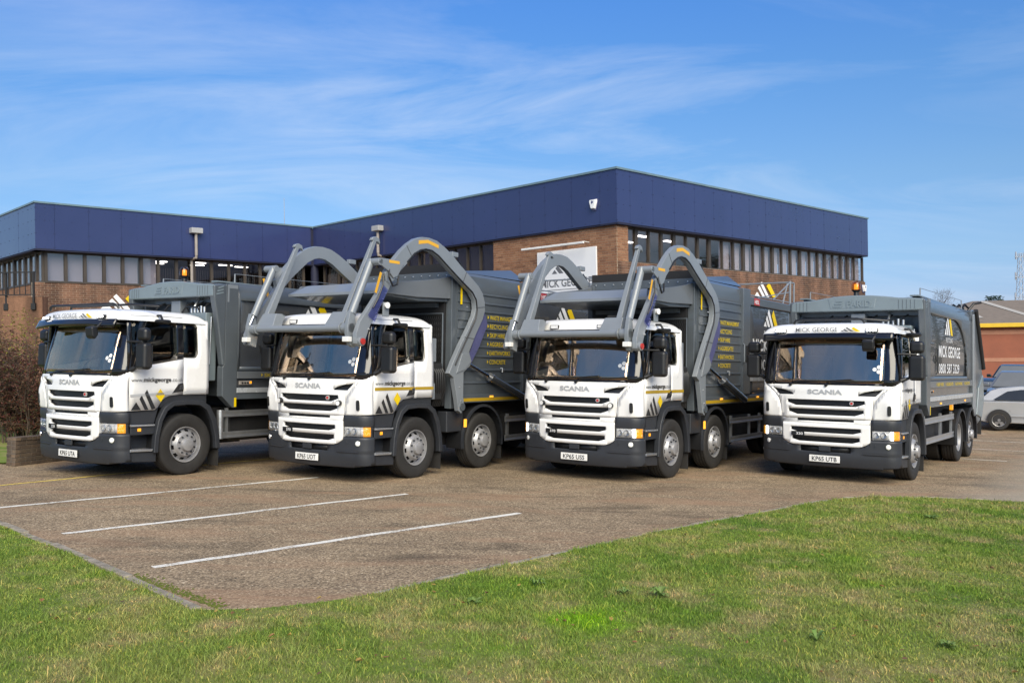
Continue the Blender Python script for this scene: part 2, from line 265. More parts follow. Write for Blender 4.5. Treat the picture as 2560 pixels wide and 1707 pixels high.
# ------------------------------------------------------------------ mesh helpers
class MB:
    def __init__(s): s.v = []; s.f = []
    def add(s, v, f):
        k = len(s.v); s.v += [tuple(q) for q in v]; s.f += [tuple(k+i for i in q) for q in f]; return s
    def box(s, x0, x1, y0, y1, z0, z1):
        return s.add([(x0, y0, z0), (x1, y0, z0), (x1, y1, z0), (x0, y1, z0), (x0, y0, z1), (x1, y0, z1), (x1, y1, z1), (x0, y1, z1)],
                     [(0, 3, 2, 1), (4, 5, 6, 7), (0, 1, 5, 4), (1, 2, 6, 5), (2, 3, 7, 6), (3, 0, 4, 7)])
    def prism(s, poly, axis, a, b):
        n = len(poly); g = {'x': lambda p, t: (t, p[0], p[1]), 'y': lambda p, t: (p[0], t, p[1]), 'z': lambda p, t: (p[0], p[1], t)}[axis]
        return s.add([g(p, a) for p in poly]+[g(p, b) for p in poly], [tuple(range(n)), tuple(range(2*n-1, n-1, -1))]+[(i, n+i, n+(i+1) % n, (i+1) % n) for i in range(n)])
    def cyl(s, p, q, r, r2=None, n=14, caps=True):
        p = Vector(p); q = Vector(q); d = (q-p).normalized(); a = d.orthogonal().normalized(); b = d.cross(a); r2 = r if r2 is None else r2
        v = [p+(a*math.cos(2*math.pi*i/n)+b*math.sin(2*math.pi*i/n))*r for i in range(n)]+[q+(a*math.cos(2*math.pi*i/n)+b*math.sin(2*math.pi*i/n))*r2 for i in range(n)]
        f = [(i, (i+1) % n, n+(i+1) % n, n+i) for i in range(n)]
        if caps: f += [tuple(range(n-1, -1, -1)), tuple(range(n, 2*n))]
        return s.add(v, f)
    def tube(s, path, r, n=8):
        path = [Vector(p) for p in path]; rings = []; a = None
        for i, p in enumerate(path):
            d = (path[min(i+1, len(path)-1)]-path[max(i-1, 0)]).normalized()
            a = d.orthogonal().normalized() if a is None else (a-d*a.dot(d)).normalized(); b = d.cross(a)
            rr = r[i] if isinstance(r, (list, tuple)) else r
            rings.append([p+(a*math.cos(2*math.pi*k/n)+b*math.sin(2*math.pi*k/n))*rr for k in range(n)])
        v = [q for g in rings for q in g]; f = []
        for i in range(len(rings)-1):
            for k in range(n): f.append((i*n+k, i*n+(k+1) % n, (i+1)*n+(k+1) % n, (i+1)*n+k))
        f += [tuple(range(n-1, -1, -1)), tuple(range((len(rings)-1)*n, len(rings)*n))]
        return s.add(v, f)
    def lathe(s, prof, c, n=40, axis='x', skip=None):
        """prof: (radius, offset along axis) list; skip(i ring, k segment) leaves a real opening"""
        v = []; f = []
        for (r, o) in prof:
            for k in range(n):
                t = 2*math.pi*k/n
                if axis == 'x': v.append((c[0]+o, c[1]+r*math.cos(t), c[2]+r*math.sin(t)))
                elif axis == 'y': v.append((c[0]+r*math.cos(t), c[1]+o, c[2]+r*math.sin(t)))
                else: v.append((c[0]+r*math.cos(t), c[1]+r*math.sin(t), c[2]+o))
        for i in range(len(prof)-1):
            for k in range(n):
                if skip and skip(i, k): continue
                f.append((i*n+k, i*n+(k+1) % n, (i+1)*n+(k+1) % n, (i+1)*n+k))
        return s.add(v, f)
    def cols(s, xs, intervals, fn, zl=None, e=1e-5):
        """a sheet over columns xs with solid z-intervals (openings are left open), mapped by fn(u, z)"""
        key = {}
        def vid(u, z):
            k = (round(u, 4), round(z, 4))
            if k not in key: key[k] = len(s.v); s.v.append(tuple(fn(u, z)))
            return key[k]
        for a, b in zip(xs[:-1], xs[1:]):
            I0 = intervals(a+e); I1 = intervals(b-e)
            for (l0, h0), (l1, h1) in zip(I0, I1):
                lv = [z for z in (zl or []) if max(l0, l1)+.006 < z < min(h0, h1)-.006]
                A = [l0]+lv+[h0]; B = [l1]+lv+[h1]
                for i in range(len(A)-1):
                    q = []
                    for w in (vid(a, A[i]), vid(b, B[i]), vid(b, B[i+1]), vid(a, A[i+1])):
                        if w not in q: q.append(w)
                    if len(q) > 2: s.f.append(tuple(q))
        return s
    def build(s, name, mat, parent=None, bevel=0, solid=0, smooth=35, recalc=True, org=None, seg=2):
        me = bpy.data.meshes.new(name)
        v = s.v if org is None else [(a-org[0], b-org[1], c-org[2]) for a, b, c in s.v]
        me.from_pydata(v, [], s.f)
        if recalc and not solid:
            bm = bmesh.new(); bm.from_mesh(me); bmesh.ops.recalc_face_normals(bm, faces=bm.faces); bm.to_mesh(me); bm.free()
        me.materials.append(M[mat] if isinstance(mat, str) else mat)
        o = bpy.data.objects.new(name, me); COL.objects.link(o)
        if parent: o.parent = parent
        if smooth is not None:
            me.polygons.foreach_set('use_smooth', [True]*len(me.polygons))
            if not bevel: me.set_sharp_from_angle(angle=R(smooth))
        if solid:
            md = o.modifiers.new('thickness', 'SOLIDIFY'); md.thickness = solid; md.offset = -1
        if bevel:
            md = o.modifiers.new('edges', 'BEVEL'); md.width = bevel; md.segments = seg; md.limit_method = 'ANGLE'; md.angle_limit = R(35); md.harden_normals = True
        return o
def tag(o, label=None, cat=None, group=None, kind=None):
    if label: o['label'] = label
    if cat: o['category'] = cat
    if group: o['group'] = group
    if kind: o['kind'] = kind
    return o
def empty(name, mat=None, loc=None):
    o = bpy.data.objects.new(name, None); COL.objects.link(o); o.empty_display_size = .3
    if mat is not None: o.matrix_world = mat
    if loc is not None: o.location = loc
    return o
def copy_tree(o, parent=None):
    c = o.copy(); COL.objects.link(c)
    if parent: c.parent = parent
    for ch in list(o.children): copy_tree(ch, c)
    return c
def inst(o, loc, rotz=0, parent=None, scale=None):
    c = o.copy(); COL.objects.link(c); c.location = loc; c.rotation_euler = (0, 0, rotz); c.parent = parent
    if scale: c.scale = scale
    return c
_T = {}
def text_mesh(txt, h, w=None, bold=0.0, align='CENTER', shear=0):
    """flat lettering as (verts, faces): cap height h, optional total width w"""
    k = (txt, bold, shear)
    if k not in _T:
        cu = bpy.data.curves.new('lettering', 'FONT'); cu.body = txt; cu.size = 1; cu.offset = bold; cu.resolution_u = 3; cu.shear = shear; cu.fill_mode = 'FRONT'
        ob = bpy.data.objects.new('lettering', cu); COL.objects.link(ob)
        me = bpy.data.meshes.new_from_object(ob); v = [tuple(q.co) for q in me.vertices]; f = [tuple(p.vertices) for p in me.polygons]
        bpy.data.objects.remove(ob); bpy.data.meshes.remove(me); bpy.data.curves.remove(cu); _T[k] = (v, f)
    v, f = _T[k]; xs = [q[0] for q in v]; x0, x1 = min(xs), max(xs); cap = .729
    sy = h/cap; sx = sy if w is None else w/(x1-x0); sh = {'CENTER': (x0+x1)/2, 'LEFT': x0, 'RIGHT': x1}[align]
    return [((q[0]-sh)*sx, q[1]*sy) for q in v], f
def letters(name, txt, mat, parent, fn, h, w=None, bold=0., align='CENTER', org=None, shear=0):
    v, f = text_mesh(txt, h, w, bold, align, shear); mb = MB(); mb.add([fn(a, b) for a, b in v], f)
    return mb.build(name, mat, parent, recalc=False, smooth=None, org=org)
def polys(name, plist, mat, parent, fn, org=None):
    mb = MB()
    for p in plist: mb.add([fn(a, b) for a, b in p], [tuple(range(len(p)))])
    return mb.build(name, mat, parent, recalc=False, smooth=None, org=org)
def lerp(t, pts):
    if t <= pts[0][0]: return pts[0][1]
    for (a, p), (b, q) in zip(pts[:-1], pts[1:]):
        if t <= b: return p+(q-p)*(t-a)/(b-a)
    return pts[-1][1]
def frange(a, b, st):
    n = max(1, int(round((b-a)/st))); return [a+(b-a)*i/n for i in range(n+1)]
def logo_polys(w=1.0, k=.85):
    """mountain emblem of slanted bars, w wide, standing on 0: three plain bars and one bright one"""
    def bar(a, b): return [(a*w, 0), (b*w, 0), (b*w/2, k*b*w), (a*w/2, k*a*w)]
    ht = .68*k; hl = ht-.23*k; x = lambda b, z: (b-z/(2*k))*w
    return [bar(0, .21)[:3], bar(.28, .44), bar(.52, .68)], [[(.77*w, 0), (1.0*w, 0), (x(1.0, ht), ht*w), (x(.77, hl), hl*w)]]
# ------------------------------------------------------------------ trucks: cab skin
CY0 = [(.2, .05), (.3, .02), (.45, .0), (.62, -.005), (1.0, -.015), (1.45, -.04), (1.62, -.032), (1.70, .0), (2.56, .185), (2.7, .25)]
def cabW(z): return 1.20-.065*max(0., (z-1.95)/.7)**1.15
BOW, RC, RY, LC = .10, .22, .22, .35
def skin(s, z, off=0.0):
    """point on the cab skin: s metres round from the front centre (+ = vehicle's left), z up"""
    sg = -1 if s < 0 else 1; a = abs(s); W = cabW(z); y0 = lerp(z, CY0); xc = W-RC
    if a <= xc:
        x = a; y = y0+BOW*(a/xc)**2; nx, ny = 2*BOW*a/xc**2, -1
    elif a <= xc+LC:
        t = (a-xc)/LC*math.pi/2; x = xc+RC*math.sin(t); y = y0+BOW+RY*(1-math.cos(t)); nx, ny = math.sin(t)+.2*math.cos(t), -math.cos(t)
    else: x = W; y = y0+BOW+RY+(a-xc-LC); nx, ny = 1, 0
    l = math.hypot(nx, ny); return (sg*(x+nx/l*off), y+ny/l*off, z)
def smax_at(y, z): return cabW(z)-RC+LC+(y-lerp(z, CY0)-BOW-RY)
def side(sg, off=0.0):
    return lambda y, z: (sg*(cabW(z)+off), y if sg > 0 else y, z)
ZL = [i*.06 for i in range(3, 48)]
def hood_lo(a): return lerp(a, [(.775, 1.105), (.80, 1.30), (.84, 1.44), (.93, 1.56), (1.06, 1.655), (1.16, 1.705)])
def hood_iv(s):
    a = abs(s); lo = 1.105 if a < .775 else hood_lo(a); hi = lerp(a, [(0, 1.695), (.9, 1.705), (1.2, 1.715)])
    holes = []
    if a < .49: holes.append((1.058, 1.098) if lo < 1.05 else None)
    if a < .65: holes.append((lerp(a, [(.5, 1.165), (.65, 1.215)]), 1.268))
    if a < .67: holes.append((lerp(a, [(.52, 1.325), (.67, 1.375)]), 1.432))
    if .56 < a < .96:
        lo_v = lerp(a, [(.56, 1.515), (.84, 1.512), (.96, 1.638)]); hi_v = 1.53+.112*max(0, (a-.56)/.40)**.6
        if hi_v > lo_v+.002: holes.append((lo_v, hi_v))
    iv = []; z = lo
    for h in holes:
        if h is None: continue
        if h[0] > z+.002: iv.append((z, h[0]))
        z = max(z, h[1])
    iv.append((z, hi)); return iv
def low_iv(s):
    a = abs(s); lo = .628+.095*max(0, (a-.52)/.235)**2.2; hi = 1.018; iv = []; z = lo
    holes = []
    if a < .585: holes.append((lerp(a, [(.46, .69), (.585, .725)]), .79))
    if a < .605: holes.append((lerp(a, [(.47, .85), (.605, .885)]), .945))
    for h in holes: iv.append((z, h[0])); z = h[1]
    iv.append((z, hi)); return iv
def band_iv(s): return [(1.022, 1.055), (1.10, 1.104)] if abs(s) < .49 else [(1.022, 1.104)]
def bump_iv(s):
    a = abs(s); lo = lerp(a, [(0, .255), (.9, .262), (1.2, .30), (1.4, .31)])
    if a < .52: hi = .622
    elif a < .755: hi = .622+.095*max(0, (a-.52)/.235)**2.2
    else: hi = .757
    if a < .435: return [(lo, .52), (.612, hi)] if hi > .614 else [(lo, .52)]
    return [(lo, hi)]
def mirror_sym(xs): return sorted(set([round(-x, 5) for x in xs]+[round(x, 5) for x in xs]))
def yz(sg, x): return lambda a, b: (sg*x, a, b)
def make_wheel(parent, x, y, z, sg, kind='front', r=.525):
    """tyre, rim with hand holes, hub and nuts; sg = outward side"""
    t = MB(); w = .30
    c = (x, y, z)
    prof = [(.305, -.26), (.33, -.285), (.40, -.30), (.47, -.295), (.505, -.285), (r-.004, -.262)]
    for q in (-.235, -.175, -.115, -.06): prof += [(r, q-.005), (r-.014, q), (r-.014, q+.012), (r, q+.017)]
    prof += [(r-.002, -.03), (.508, -.010), (.47, -.001), (.40, .0), (.335, -.012), (.305, -.03)]
    t.lathe([(a, sg*b) for a, b in prof], c, 48)
    ty = t.build('tyre', 'rubber', parent, smooth=40)
    rm = MB()
    if kind == 'rear':
        pr = [(.305, -.03), (.30, -.012), (.287, -.018), (.278, -.06), (.262, -.075), (.255, -.15), (.235, -.175), (.14, -.178), (.14, -.13), (.10, -.11), (0.001, -.105)]
        rm.lathe([(a, sg*b) for a, b in pr], c, 40, skip=lambda i, k: i == 6 and k % 4 == 0)
    else:
        pr = [(.307, -.035), (.304, -.010), (.290, -.014), (.282, -.055), (.268, -.07), (.262, -.075), (.222, -.035), (.205, -.008), (.19, .012), (.118, .018), (.112, .05), (.105, .068), (.09, .074), (0.001, .074)]
        rm.lathe([(a, sg*b) for a, b in pr], c, 40, skip=lambda i, k: i == 5 and k % 4 in (0, 1))
    ro = rm.build('rim', 'rim_silver', parent, smooth=32)
    bk = MB().lathe([(.29, sg*-.10), (.001, sg*-.10)], c, 24).build('brake_drum', 'chassis_black', parent)
    nu = MB(); off = .012 if kind != 'rear' else -.178; rr = .158 if kind != 'rear' else .16
    for k in range(10):
        a = 2*math.pi*(k+.5)/10; p = Vector((x+sg*off, y+rr*math.cos(a), z+rr*math.sin(a)))
        nu.cyl(p, p+Vector((sg*.03, 0, 0)), .017, .012, 6)
    nu.build('wheel_nut_ring', 'dark_plastic', parent)
    return ty
def wheel(root, x, y, sg, kind='front', r=.525, z=.518):
    w = empty('wheel'); w.parent = root; w.location = (0, 0, 0)
    make_wheel(w, sg*x, y, z, sg, kind, r); return w
def make_cab(root, plate, model, visor, stripe):
    # interior first
    ib = MB(); ib.box(-1.08, 1.08, .45, 1.72, 1.28, 1.34); ib.build('cab_floor', 'interior_dark', root)
    MB().box(-1.06, 1.06, .30, .62, 1.50, 1.70).build('dashboard', 'black_plastic', root, bevel=.04)
    for sx in (-.58, .58):
        st = empty('driver_seat' if sx < 0 else 'passenger_seat'); st.parent = root
        MB().box(sx-.26, sx+.26, .85, 1.32, 1.45, 1.60).build('seat_cushion', 'seat_cloth', st, bevel=.05)
        MB().prism([(1.26, 1.55), (1.40, 1.55), (1.56, 2.22), (1.44, 2.24)], 'x', sx-.25, sx+.25).build('backrest', 'seat_cloth', st, bevel=.04)
        MB().prism([(1.45, 2.25), (1.55, 2.24), (1.60, 2.44), (1.50, 2.45)], 'x', sx-.13, sx+.13).build('headrest', 'seat_cloth', st, bevel=.03)
    sw = MB(); cw = Vector((-.58, .70, 1.80)); ax1 = Vector((1, 0, 0)); ax2 = Vector((0, .45, .89))
    sw.tube([cw+(ax1*math.cos(i*math.pi/12)+ax2*math.sin(i*math.pi/12))*.225 for i in range(25)], .016, 6)
    sw.cyl(cw+Vector((-.22, 0, 0)), cw+Vector((.22, 0, 0)), .02); sw.cyl(cw, cw+Vector((0, -.22, -.25)), .04)
    sw.build('steering_wheel', 'black_plastic', root)
    rw = MB(); rw.box(-1.17, 1.17, 1.745, 1.80, 1.36, 2.64); rw.build('rear_wall', 'white_paint', root, bevel=.02)
    MB().box(-1.14, 1.14, 1.715, 1.742, 1.36, 2.60).build('rear_lining', 'cab_lining', root)
    for sg in (-1, 1): MB().box(min(sg*1.085, sg*1.095), max(sg*1.085, sg*1.095), 1.60, 1.72, 1.34, 2.60).build('side_lining', 'cab_lining', root)
    # front panels
    xs = mirror_sym([0, .1, .2, .3, .40, .49, .5, .52, .56, .60, .65, .67, .70, .72, .775, .78, .80, .84, .885, .93, .96, 1.0, 1.03, 1.06, 1.11, 1.16])
    bar_off = lambda s, z: .012 if z < 1.5 and abs(s) < .72 else 0
    MB().cols(xs, hood_iv, lambda s, z: skin(s, z, bar_off(s, z)), ZL).build('grille_panel', 'white_paint', root, solid=.045, smooth=40)
    MB().cols(mirror_sym([0, .25, .49, .775]), band_iv, lambda s, z: skin(s, z, 0)).build('centre_trim', 'white_paint', root, solid=.03)
    xs2 = mirror_sym([0, .15, .3, .46, .47, .52, .56, .585, .605, .63, .66, .69, .72, .74, .755])
    MB().cols(xs2, low_iv, lambda s, z: skin(s, z, .022), ZL).build('lower_grille_panel', 'white_paint', root, solid=.05, smooth=40)
    MB().cols(mirror_sym(frange(0, 1.0, .1)), lambda s: [(.60, 1.66)], lambda s, z: skin(s, z, -.05), [.9, 1.2, 1.5]).build('grille_backing', 'black_plastic', root, solid=.01)
    mesh = MB()
    for z in (1.21, 1.24, 1.35, 1.38, 1.41, .72, .755, .89, .92, 1.078):
        mesh.tube([skin(s, z, -.03) for s in frange(-.66 if z > 1 else -.58, .66 if z > 1 else .58, .12)], .004, 4)
    mesh.build('grille_mesh', 'dark_plastic', root)
    # corner panels with their swelling and slot vents
    def bulge(s, z): return .032*math.exp(-((abs(s)-1.07)/.13)**2)*max(0, math.sin(math.pi*min(1, max(0, (z-1.10)/.42))))**.7
    for sg in (-1, 1):
        def civ(s):
            a = abs(s); lo = lerp(a, [(.78, 1.112), (1.0, 1.108), (1.30, 1.125)]); hi = hood_lo(a)-.008 if a < 1.16 else lerp(a, [(1.16, 1.712), (1.22, 1.75), (1.30, 1.808)])
            if a < .784: hi = min(hi, 1.16)
            return [(lo, max(hi, lo+.02))]
        xsl = sorted([sg*x for x in [.781, .80, .84, .88, .93, .97, 1.0, 1.03, 1.06, 1.1, 1.13, 1.16, 1.19, 1.22, 1.26, 1.30]])
        MB().cols(xsl, civ, lambda s, z: skin(s, z, bulge(s, z)), ZL).build('corner_panel', 'white_paint', root, solid=.04, smooth=45)
        sl = MB(); pts = []
        for k in range(20):
            t = 2*math.pi*k/20; dx = math.cos(t); dz = math.sin(t)
            pts.append((.028*abs(dx)**.5*(1 if dx > 0 else -1), .085*abs(dz)**.5*(1 if dz > 0 else -1)))
        sl.add([skin(sg*1.045+q[0], 1.275+q[1], bulge(1.045, 1.275)+.006) for q in (pts if sg > 0 else pts)], [tuple(range(20))])
        sl.build('air_slot', 'black_plastic', root, solid=.03, smooth=None)
        # lamp surround, headlight, indicator
        MB().cols(sorted([sg*x for x in frange(.765, 1.32, .05)]), lambda s: [(.752, 1.108)], lambda s, z: skin(s, z, -.012 if .765 < z < .93 else (.004 if z < .94 else .004+.01*math.sin((z-.94)/.17*3.14))), [.763, .767, .926, .932, .97, 1.01, 1.05, 1.08]).build('lamp_surround', 'dark_plastic', root, solid=.03, smooth=40)
        hl = empty('headlight'); hl.parent = root
        MB().cols(sorted([sg*x for x in frange(.785, 1.14, .045)]), lambda s: [(.772, .922)], lambda s, z: skin(s, z, -.008), []).build('reflector', 'lamp_reflector', hl, solid=.01)
        for sx, rr in ((.85, .052), (.965, .056)):
            p = Vector(skin(sg*sx, .85, -.004)); q = Vector(skin(sg*sx, .85, .006))
            MB().lathe([(rr, 0), (rr, -.010), (rr*.86, -.014), (rr*.8, .0), (rr*.45, .004), (.001, .004)], p, 20, 'y').build('lamp_bowl', 'aluminium', hl)
            MB().lathe([(rr*.42, 0), (rr*.3, -.012), (.001, -.016)], p, 16, 'y').build('lamp_bulb', 'lens_glass', hl)
        MB().cols(sorted([sg*1.075, sg*1.10, sg*1.12]), lambda s: [(.775, .92)], lambda s, z: skin(s, z, .0), []).build('running_light', 'lamp_lit' if plate[-1] in 'SB' else 'text_white', hl, solid=.008)
        MB().cols(sorted([sg*x for x in frange(1.125, 1.25, .03)]), lambda s: [(.772, .922)], lambda s, z: skin(s, z, .002), [.80, .83, .86, .89]).build('indicator', 'amber', hl, solid=.012)
        MB().cols(sorted([sg*x for x in frange(.78, 1.255, .05)]), lambda s: [(.768, .926)], lambda s, z: skin(s, z, .012), []).build('lens', 'lens_glass', hl, solid=.003)
        # fog light and towing eye cap
        fg = empty('fog_light'); fg.parent = root; p = Vector(skin(sg*1.035, .661, .004))
        d = (Vector(skin(sg*1.035, .661, 1))-p).normalized(); MB().cyl(p, p+d*.012, .048, .046, 20).build('bezel', 'chrome', fg); MB().cyl(p+d*.012, p+d*.018, .040, .03, 20).build('lamp_glass', 'lamp_reflector', fg)
        p = Vector(skin(sg*.80, .665, .001)); MB().cyl(p, p+Vector((0, -.006, 0)), .040, None, 20).build('tow_eye_cap', 'dark_plastic', root, bevel=.003)
    # bumper
    xb = mirror_sym([0, .15, .3, .435, .52, .56, .60, .65, .70, .735, .755, .756, .82, .9, .95, 1.0, 1.05, 1.1, 1.15, 1.2, 1.25, 1.30, 1.33])
    def boff(s, z):
        a = abs(s); o = .012*math.exp(-((z-.40)/.12)**2)
        if a > .6 and z > .5: o += .008
        return o
    MB().cols(xb, bump_iv, lambda s, z: skin(s, z, boff(s, z)), [.28, .31, .36, .42, .47, .50, .52, .56, .60, .64, .68, .72]).build('bumper', 'dark_plastic', root, solid=.05, smooth=38)
    MB().cols(mirror_sym([0, .2, .44]), lambda s: [(.50, .625)], lambda s, z: skin(s, z, -.04)).build('lower_intake', 'black_plastic', root, solid=.01)
    MB().box(-.10, .10, -.03, .0, .53, .615).build('radar_cover', 'dark_plastic', root, bevel=.008)
    for sg in (-1, 1):
        MB().tube([skin(sg*s, .515, .012) for s in frange(.62, 1.05, .06)], [.004]+[.010]*6+[.004] if len(frange(.62, 1.05, .06)) == 8 else .008, 6).build('bumper_crease', 'dark_plastic', root)
    pl = empty('number_plate'); pl.parent = root
    MB().box(-.265, .265, -.030, -.018, .342, .458).build('backing', 'plate_white', pl, bevel=.004)
    letters('lettering', plate, 'text_black', pl, lambda a, b: (a, -.0335, .362+b), .077, .43, bold=.012)
    MB().box(-.27, .27, -.019, .0, .335, .465).build('holder', 'black_plastic', pl)
    # badges
    letters('maker_lettering', 'SCANIA', 'badge_silver', root, lambda a, b: (a, skin(a, 1.535, .006)[1], 1.535+b), .082, .60, bold=.035).modifiers.new('thickness', 'SOLIDIFY').thickness = .006
    letters('model_lettering', model, 'text_white', root, lambda a, b: (a-.47, skin(a-.47, .82, .048)[1], .802+b), .045, .19, bold=.02)
    MB().box(-.585, -.355, skin(-.47, .82, .045)[1]-.0, skin(-.47, .82, .02)[1], .788, .862).build('model_badge', 'black_plastic', root)
    MB().cyl(skin(.458, 1.385, .0), skin(.458, 1.385, .022), .036, .034, 20).build('emblem', 'ceramic_badge', root)
    MB().cyl(skin(.458, 1.385, .022), skin(.458, 1.385, .025), .022, None, 16).build('emblem_centre', 'red_paint', root)
    # glazing
    wx = mirror_sym(frange(0, .955, .0796))
    MB().cols(wx, lambda s: [(1.735, 2.50)], lambda s, z: skin(s, z, .002), frange(1.8, 2.5, .1)).build('windscreen', 'windscreen_glass', root, solid=.006, smooth=60)
    MB().cols(mirror_sym([0, .2, .4, .6, .8, .935, .98, 1.02, 1.06, 1.1, 1.15, 1.2, 1.25, 1.30, 1.345]), lambda s: [(1.695, 1.742)] if abs(s) < .935 else [(lerp(abs(s), [(1.1, 1.69), (1.2, 1.725), (1.345, 1.80)]), 2.62)], lambda s, z: skin(s, z, .001), frange(1.8, 2.6, .1)).build('windscreen_surround', 'black_gloss', root, solid=.03, smooth=60)
    MB().cols(mirror_sym([0, .3, .6, .9, 1.02]), lambda s: [(2.495, 2.62)], lambda s, z: skin(s, z, .001)).build('header_strip', 'black_gloss', root, solid=.03, smooth=60)
    for a, b in ((-.18, -.62), (.50, .02)):
        wp = MB(); wp.tube([skin(b, 1.70, .02), skin(b+.10, 1.735, .022), skin(a+.20, 1.765, .018), skin(a+.62, 1.80, .012)], .010, 6)
        wp.tube([skin(b+.06, 1.752, .012), skin(b+.3, 1.765, .01), skin(a+.66, 1.79, .008)], .006, 5); wp.cyl(skin(b, 1.69, .01), skin(b, 1.69, .04), .025); wp.build('wiper', 'black_plastic', root)
    st = MB()
    for sx, z in ((.80, 1.98), (.865, 2.02), (.865, 1.94)): st.add([skin(sx+.033*math.cos(k*.3142), z+.033*math.sin(k*.3142), .006) for k in range(20)], [tuple(range(20))])
    st.build('round_sticker', 'sticker_white', root, recalc=False, smooth=None)
    # sides
    belt = lambda y: lerp(y, [(.2, 1.805), (.60, 1.872), (1.287, 1.986), (1.6, 2.02)])
    for sg in (-1, 1):
        fl = side(sg)
        order = (lambda l: l) if sg > 0 else (lambda l: l)
        def mk(name, ys, iv, off, mat, th, parent=root, zl=None):
            mb = MB().cols(ys, iv, side(sg, off), zl or [1.5, 1.8, 2.1, 2.3, 2.5])
            if sg < 0: mb.f = [tuple(reversed(q)) for q in mb.f]
            return mb.build(name, mat, parent, solid=th, smooth=40)
        dlo = lambda y: lerp(y, [(.27, 1.128), (.74, 1.133), (.80, 1.18), (.88, 1.30), (1.0, 1.36), (1.285, 1.385)])
        dr = mk('door', frange(.275, .74, .1)+[.80, .84, .88, .94, 1.0, 1.06, 1.14, 1.285], lambda y: [(dlo(y), belt(y)-.004)], .004, 'white_paint', .04)
        qw = lambda y: (2.00+.10*max(0, (y-1.50)/.09)**3, 2.60-.08*max(0, (y-1.50)/.09)**3)
        rp = mk('rear_side_panel', [1.293, 1.36, 1.42, 1.48, 1.51, 1.54, 1.56, 1.575, 1.59, 1.66, 1.74, 1.805], lambda y: [(1.375, qw(y)[0]), (qw(y)[1], 2.66)] if y < 1.59 else [(1.375, 2.66)], .002, 'white_paint', .04)
        mk('window_surround', [.24, .30, .335, .40, 1.14, 1.15, 1.20, 1.30, 1.45, 1.6], lambda y: [(belt(y)-.02, belt(y)+.03), (2.575, 2.635)] if .335 < y < 1.15 else [(belt(y)-.02, 2.635)], -.012, 'black_gloss', .02)
        mk('side_window', frange(.32, 1.16, .14), lambda y: [(belt(y)+.01, 2.60)], -.006, 'side_glass', .005)
        mk('quarter_window', [1.30, 1.40, 1.48, 1.52, 1.55, 1.58], lambda y: [(2.015+.08*max(0, (y-1.48)/.10)**3, 2.585-.07*max(0, (y-1.48)/.10)**3)], -.004, 'side_glass', .005)
        mk('gutter_strip', [.30, .8, 1.285], lambda y: [(2.622, 2.675)], .0, 'white_paint', .03)
        MB().tube([(sg*(cabW(2.68)+.004), y, 2.68+.012*(y-.3)) for y in frange(.3, 1.28, .2)], .004, 4).build('gutter_line', 'black_plastic', root)
        # handle
        hp = [(1.07, 1.405), (1.285, 1.43), (1.285, 1.575), (1.19, 1.56)]
        hd = MB().prism(hp, 'x', sg*(1.20), sg*1.209); hd.build('handle_recess', 'black_plastic', dr, bevel=.003)
        MB().prism([(1.20, 1.45), (1.28, 1.46), (1.28, 1.55), (1.22, 1.54)], 'x', sg*1.2, sg*1.222).build('door_handle', 'black_gloss', dr, bevel=.004)
        # door lettering, stripe, emblem; on the far side the reading direction turns round
        X = 1.2115
        tx = (lambda a, b: (X, a, b)) if sg > 0 else (lambda a, b: (-X, 1.56-a, b))
        ts = (lambda a, b: (sg*X, a, b))
        letters('web_lettering', 'www.', 'text_grey', dr, lambda a, b: tx(.29+a, 1.60+b), .066, .22, .006, 'LEFT')
        letters('web_lettering', 'mickgeorge', 'text_black', dr, lambda a, b: tx(.52+a, 1.60+b), .072, .52, .028, 'LEFT')
        letters('web_lettering', '.co.uk', 'text_grey', dr, lambda a, b: tx(1.05+a, 1.60+b), .070, .225, .006, 'LEFT')
        if stripe == 'grey':
            polys('door_stripe', [[(.28, 1.355), (1.06, 1.385), (1.06, 1.425), (.28, 1.395)]], 'text_lightgrey', dr, ts); polys('panel_stripe', [[(1.30, 1.392), (1.74, 1.40), (1.74, 1.44), (1.30, 1.432)]], 'text_lightgrey', rp, ts)
        else:
            polys('door_stripe', [[(.28, 1.515), (1.284, 1.515), (1.284, 1.565), (.28, 1.565)]], 'gold_film', dr, ts); polys('panel_stripe', [[(1.295, 1.515), (1.80, 1.515), (1.80, 1.565), (1.295, 1.565)]], 'gold_film', rp, ts)
        b0 = 1.14
        polys('emblem_bars', [[(.30, b0), (.48, b0), (.39, b0+.13)], [(.55, b0), (.62, b0), (.49, b0+.24), (.45, b0+.18)], [(.68, b0), (.75, b0+.02), (.585, b0+.33), (.545, b0+.27)]], 'text_black', dr, ts)
        polys('emblem_diamond', [[(.845, b0+.12), (.925, b0+.23), (.835, b0+.34), (.745, b0+.23)]], 'yellow_film', dr, ts)
        # steps and lower side
        lo = MB(); lo.prism([(.315, .30), (.80, .27), (.80, .44), (.315, .46)], 'x', sg*.9, sg*1.19); lo.prism([(.315, .73), (.74, .73), (.78, .87), (.315, .87)], 'x', sg*.9, sg*1.195); lo.prism([(.315, .90), (.76, .90), (.86, 1.25), (.60, 1.12), (.315, 1.11)], 'x', sg*.9, sg*1.17); lo.box(min(sg*.88, sg*.98), max(sg*.88, sg*.98), .30, .80, .28, 1.1)
        lo.build('step_housing', 'dark_plastic', root, bevel=.012)
        MB().prism([(.30, .466), (.70, .452), (.72, .490), (.30, .505)], 'x', sg*.95, sg*1.225).build('step', 'aluminium', root, bevel=.006)
        MB().prism([(.30, .872), (.74, .868), (.75, .895), (.30, .905)], 'x', sg*.95, sg*1.22).build('step', 'aluminium', root, bevel=.006)
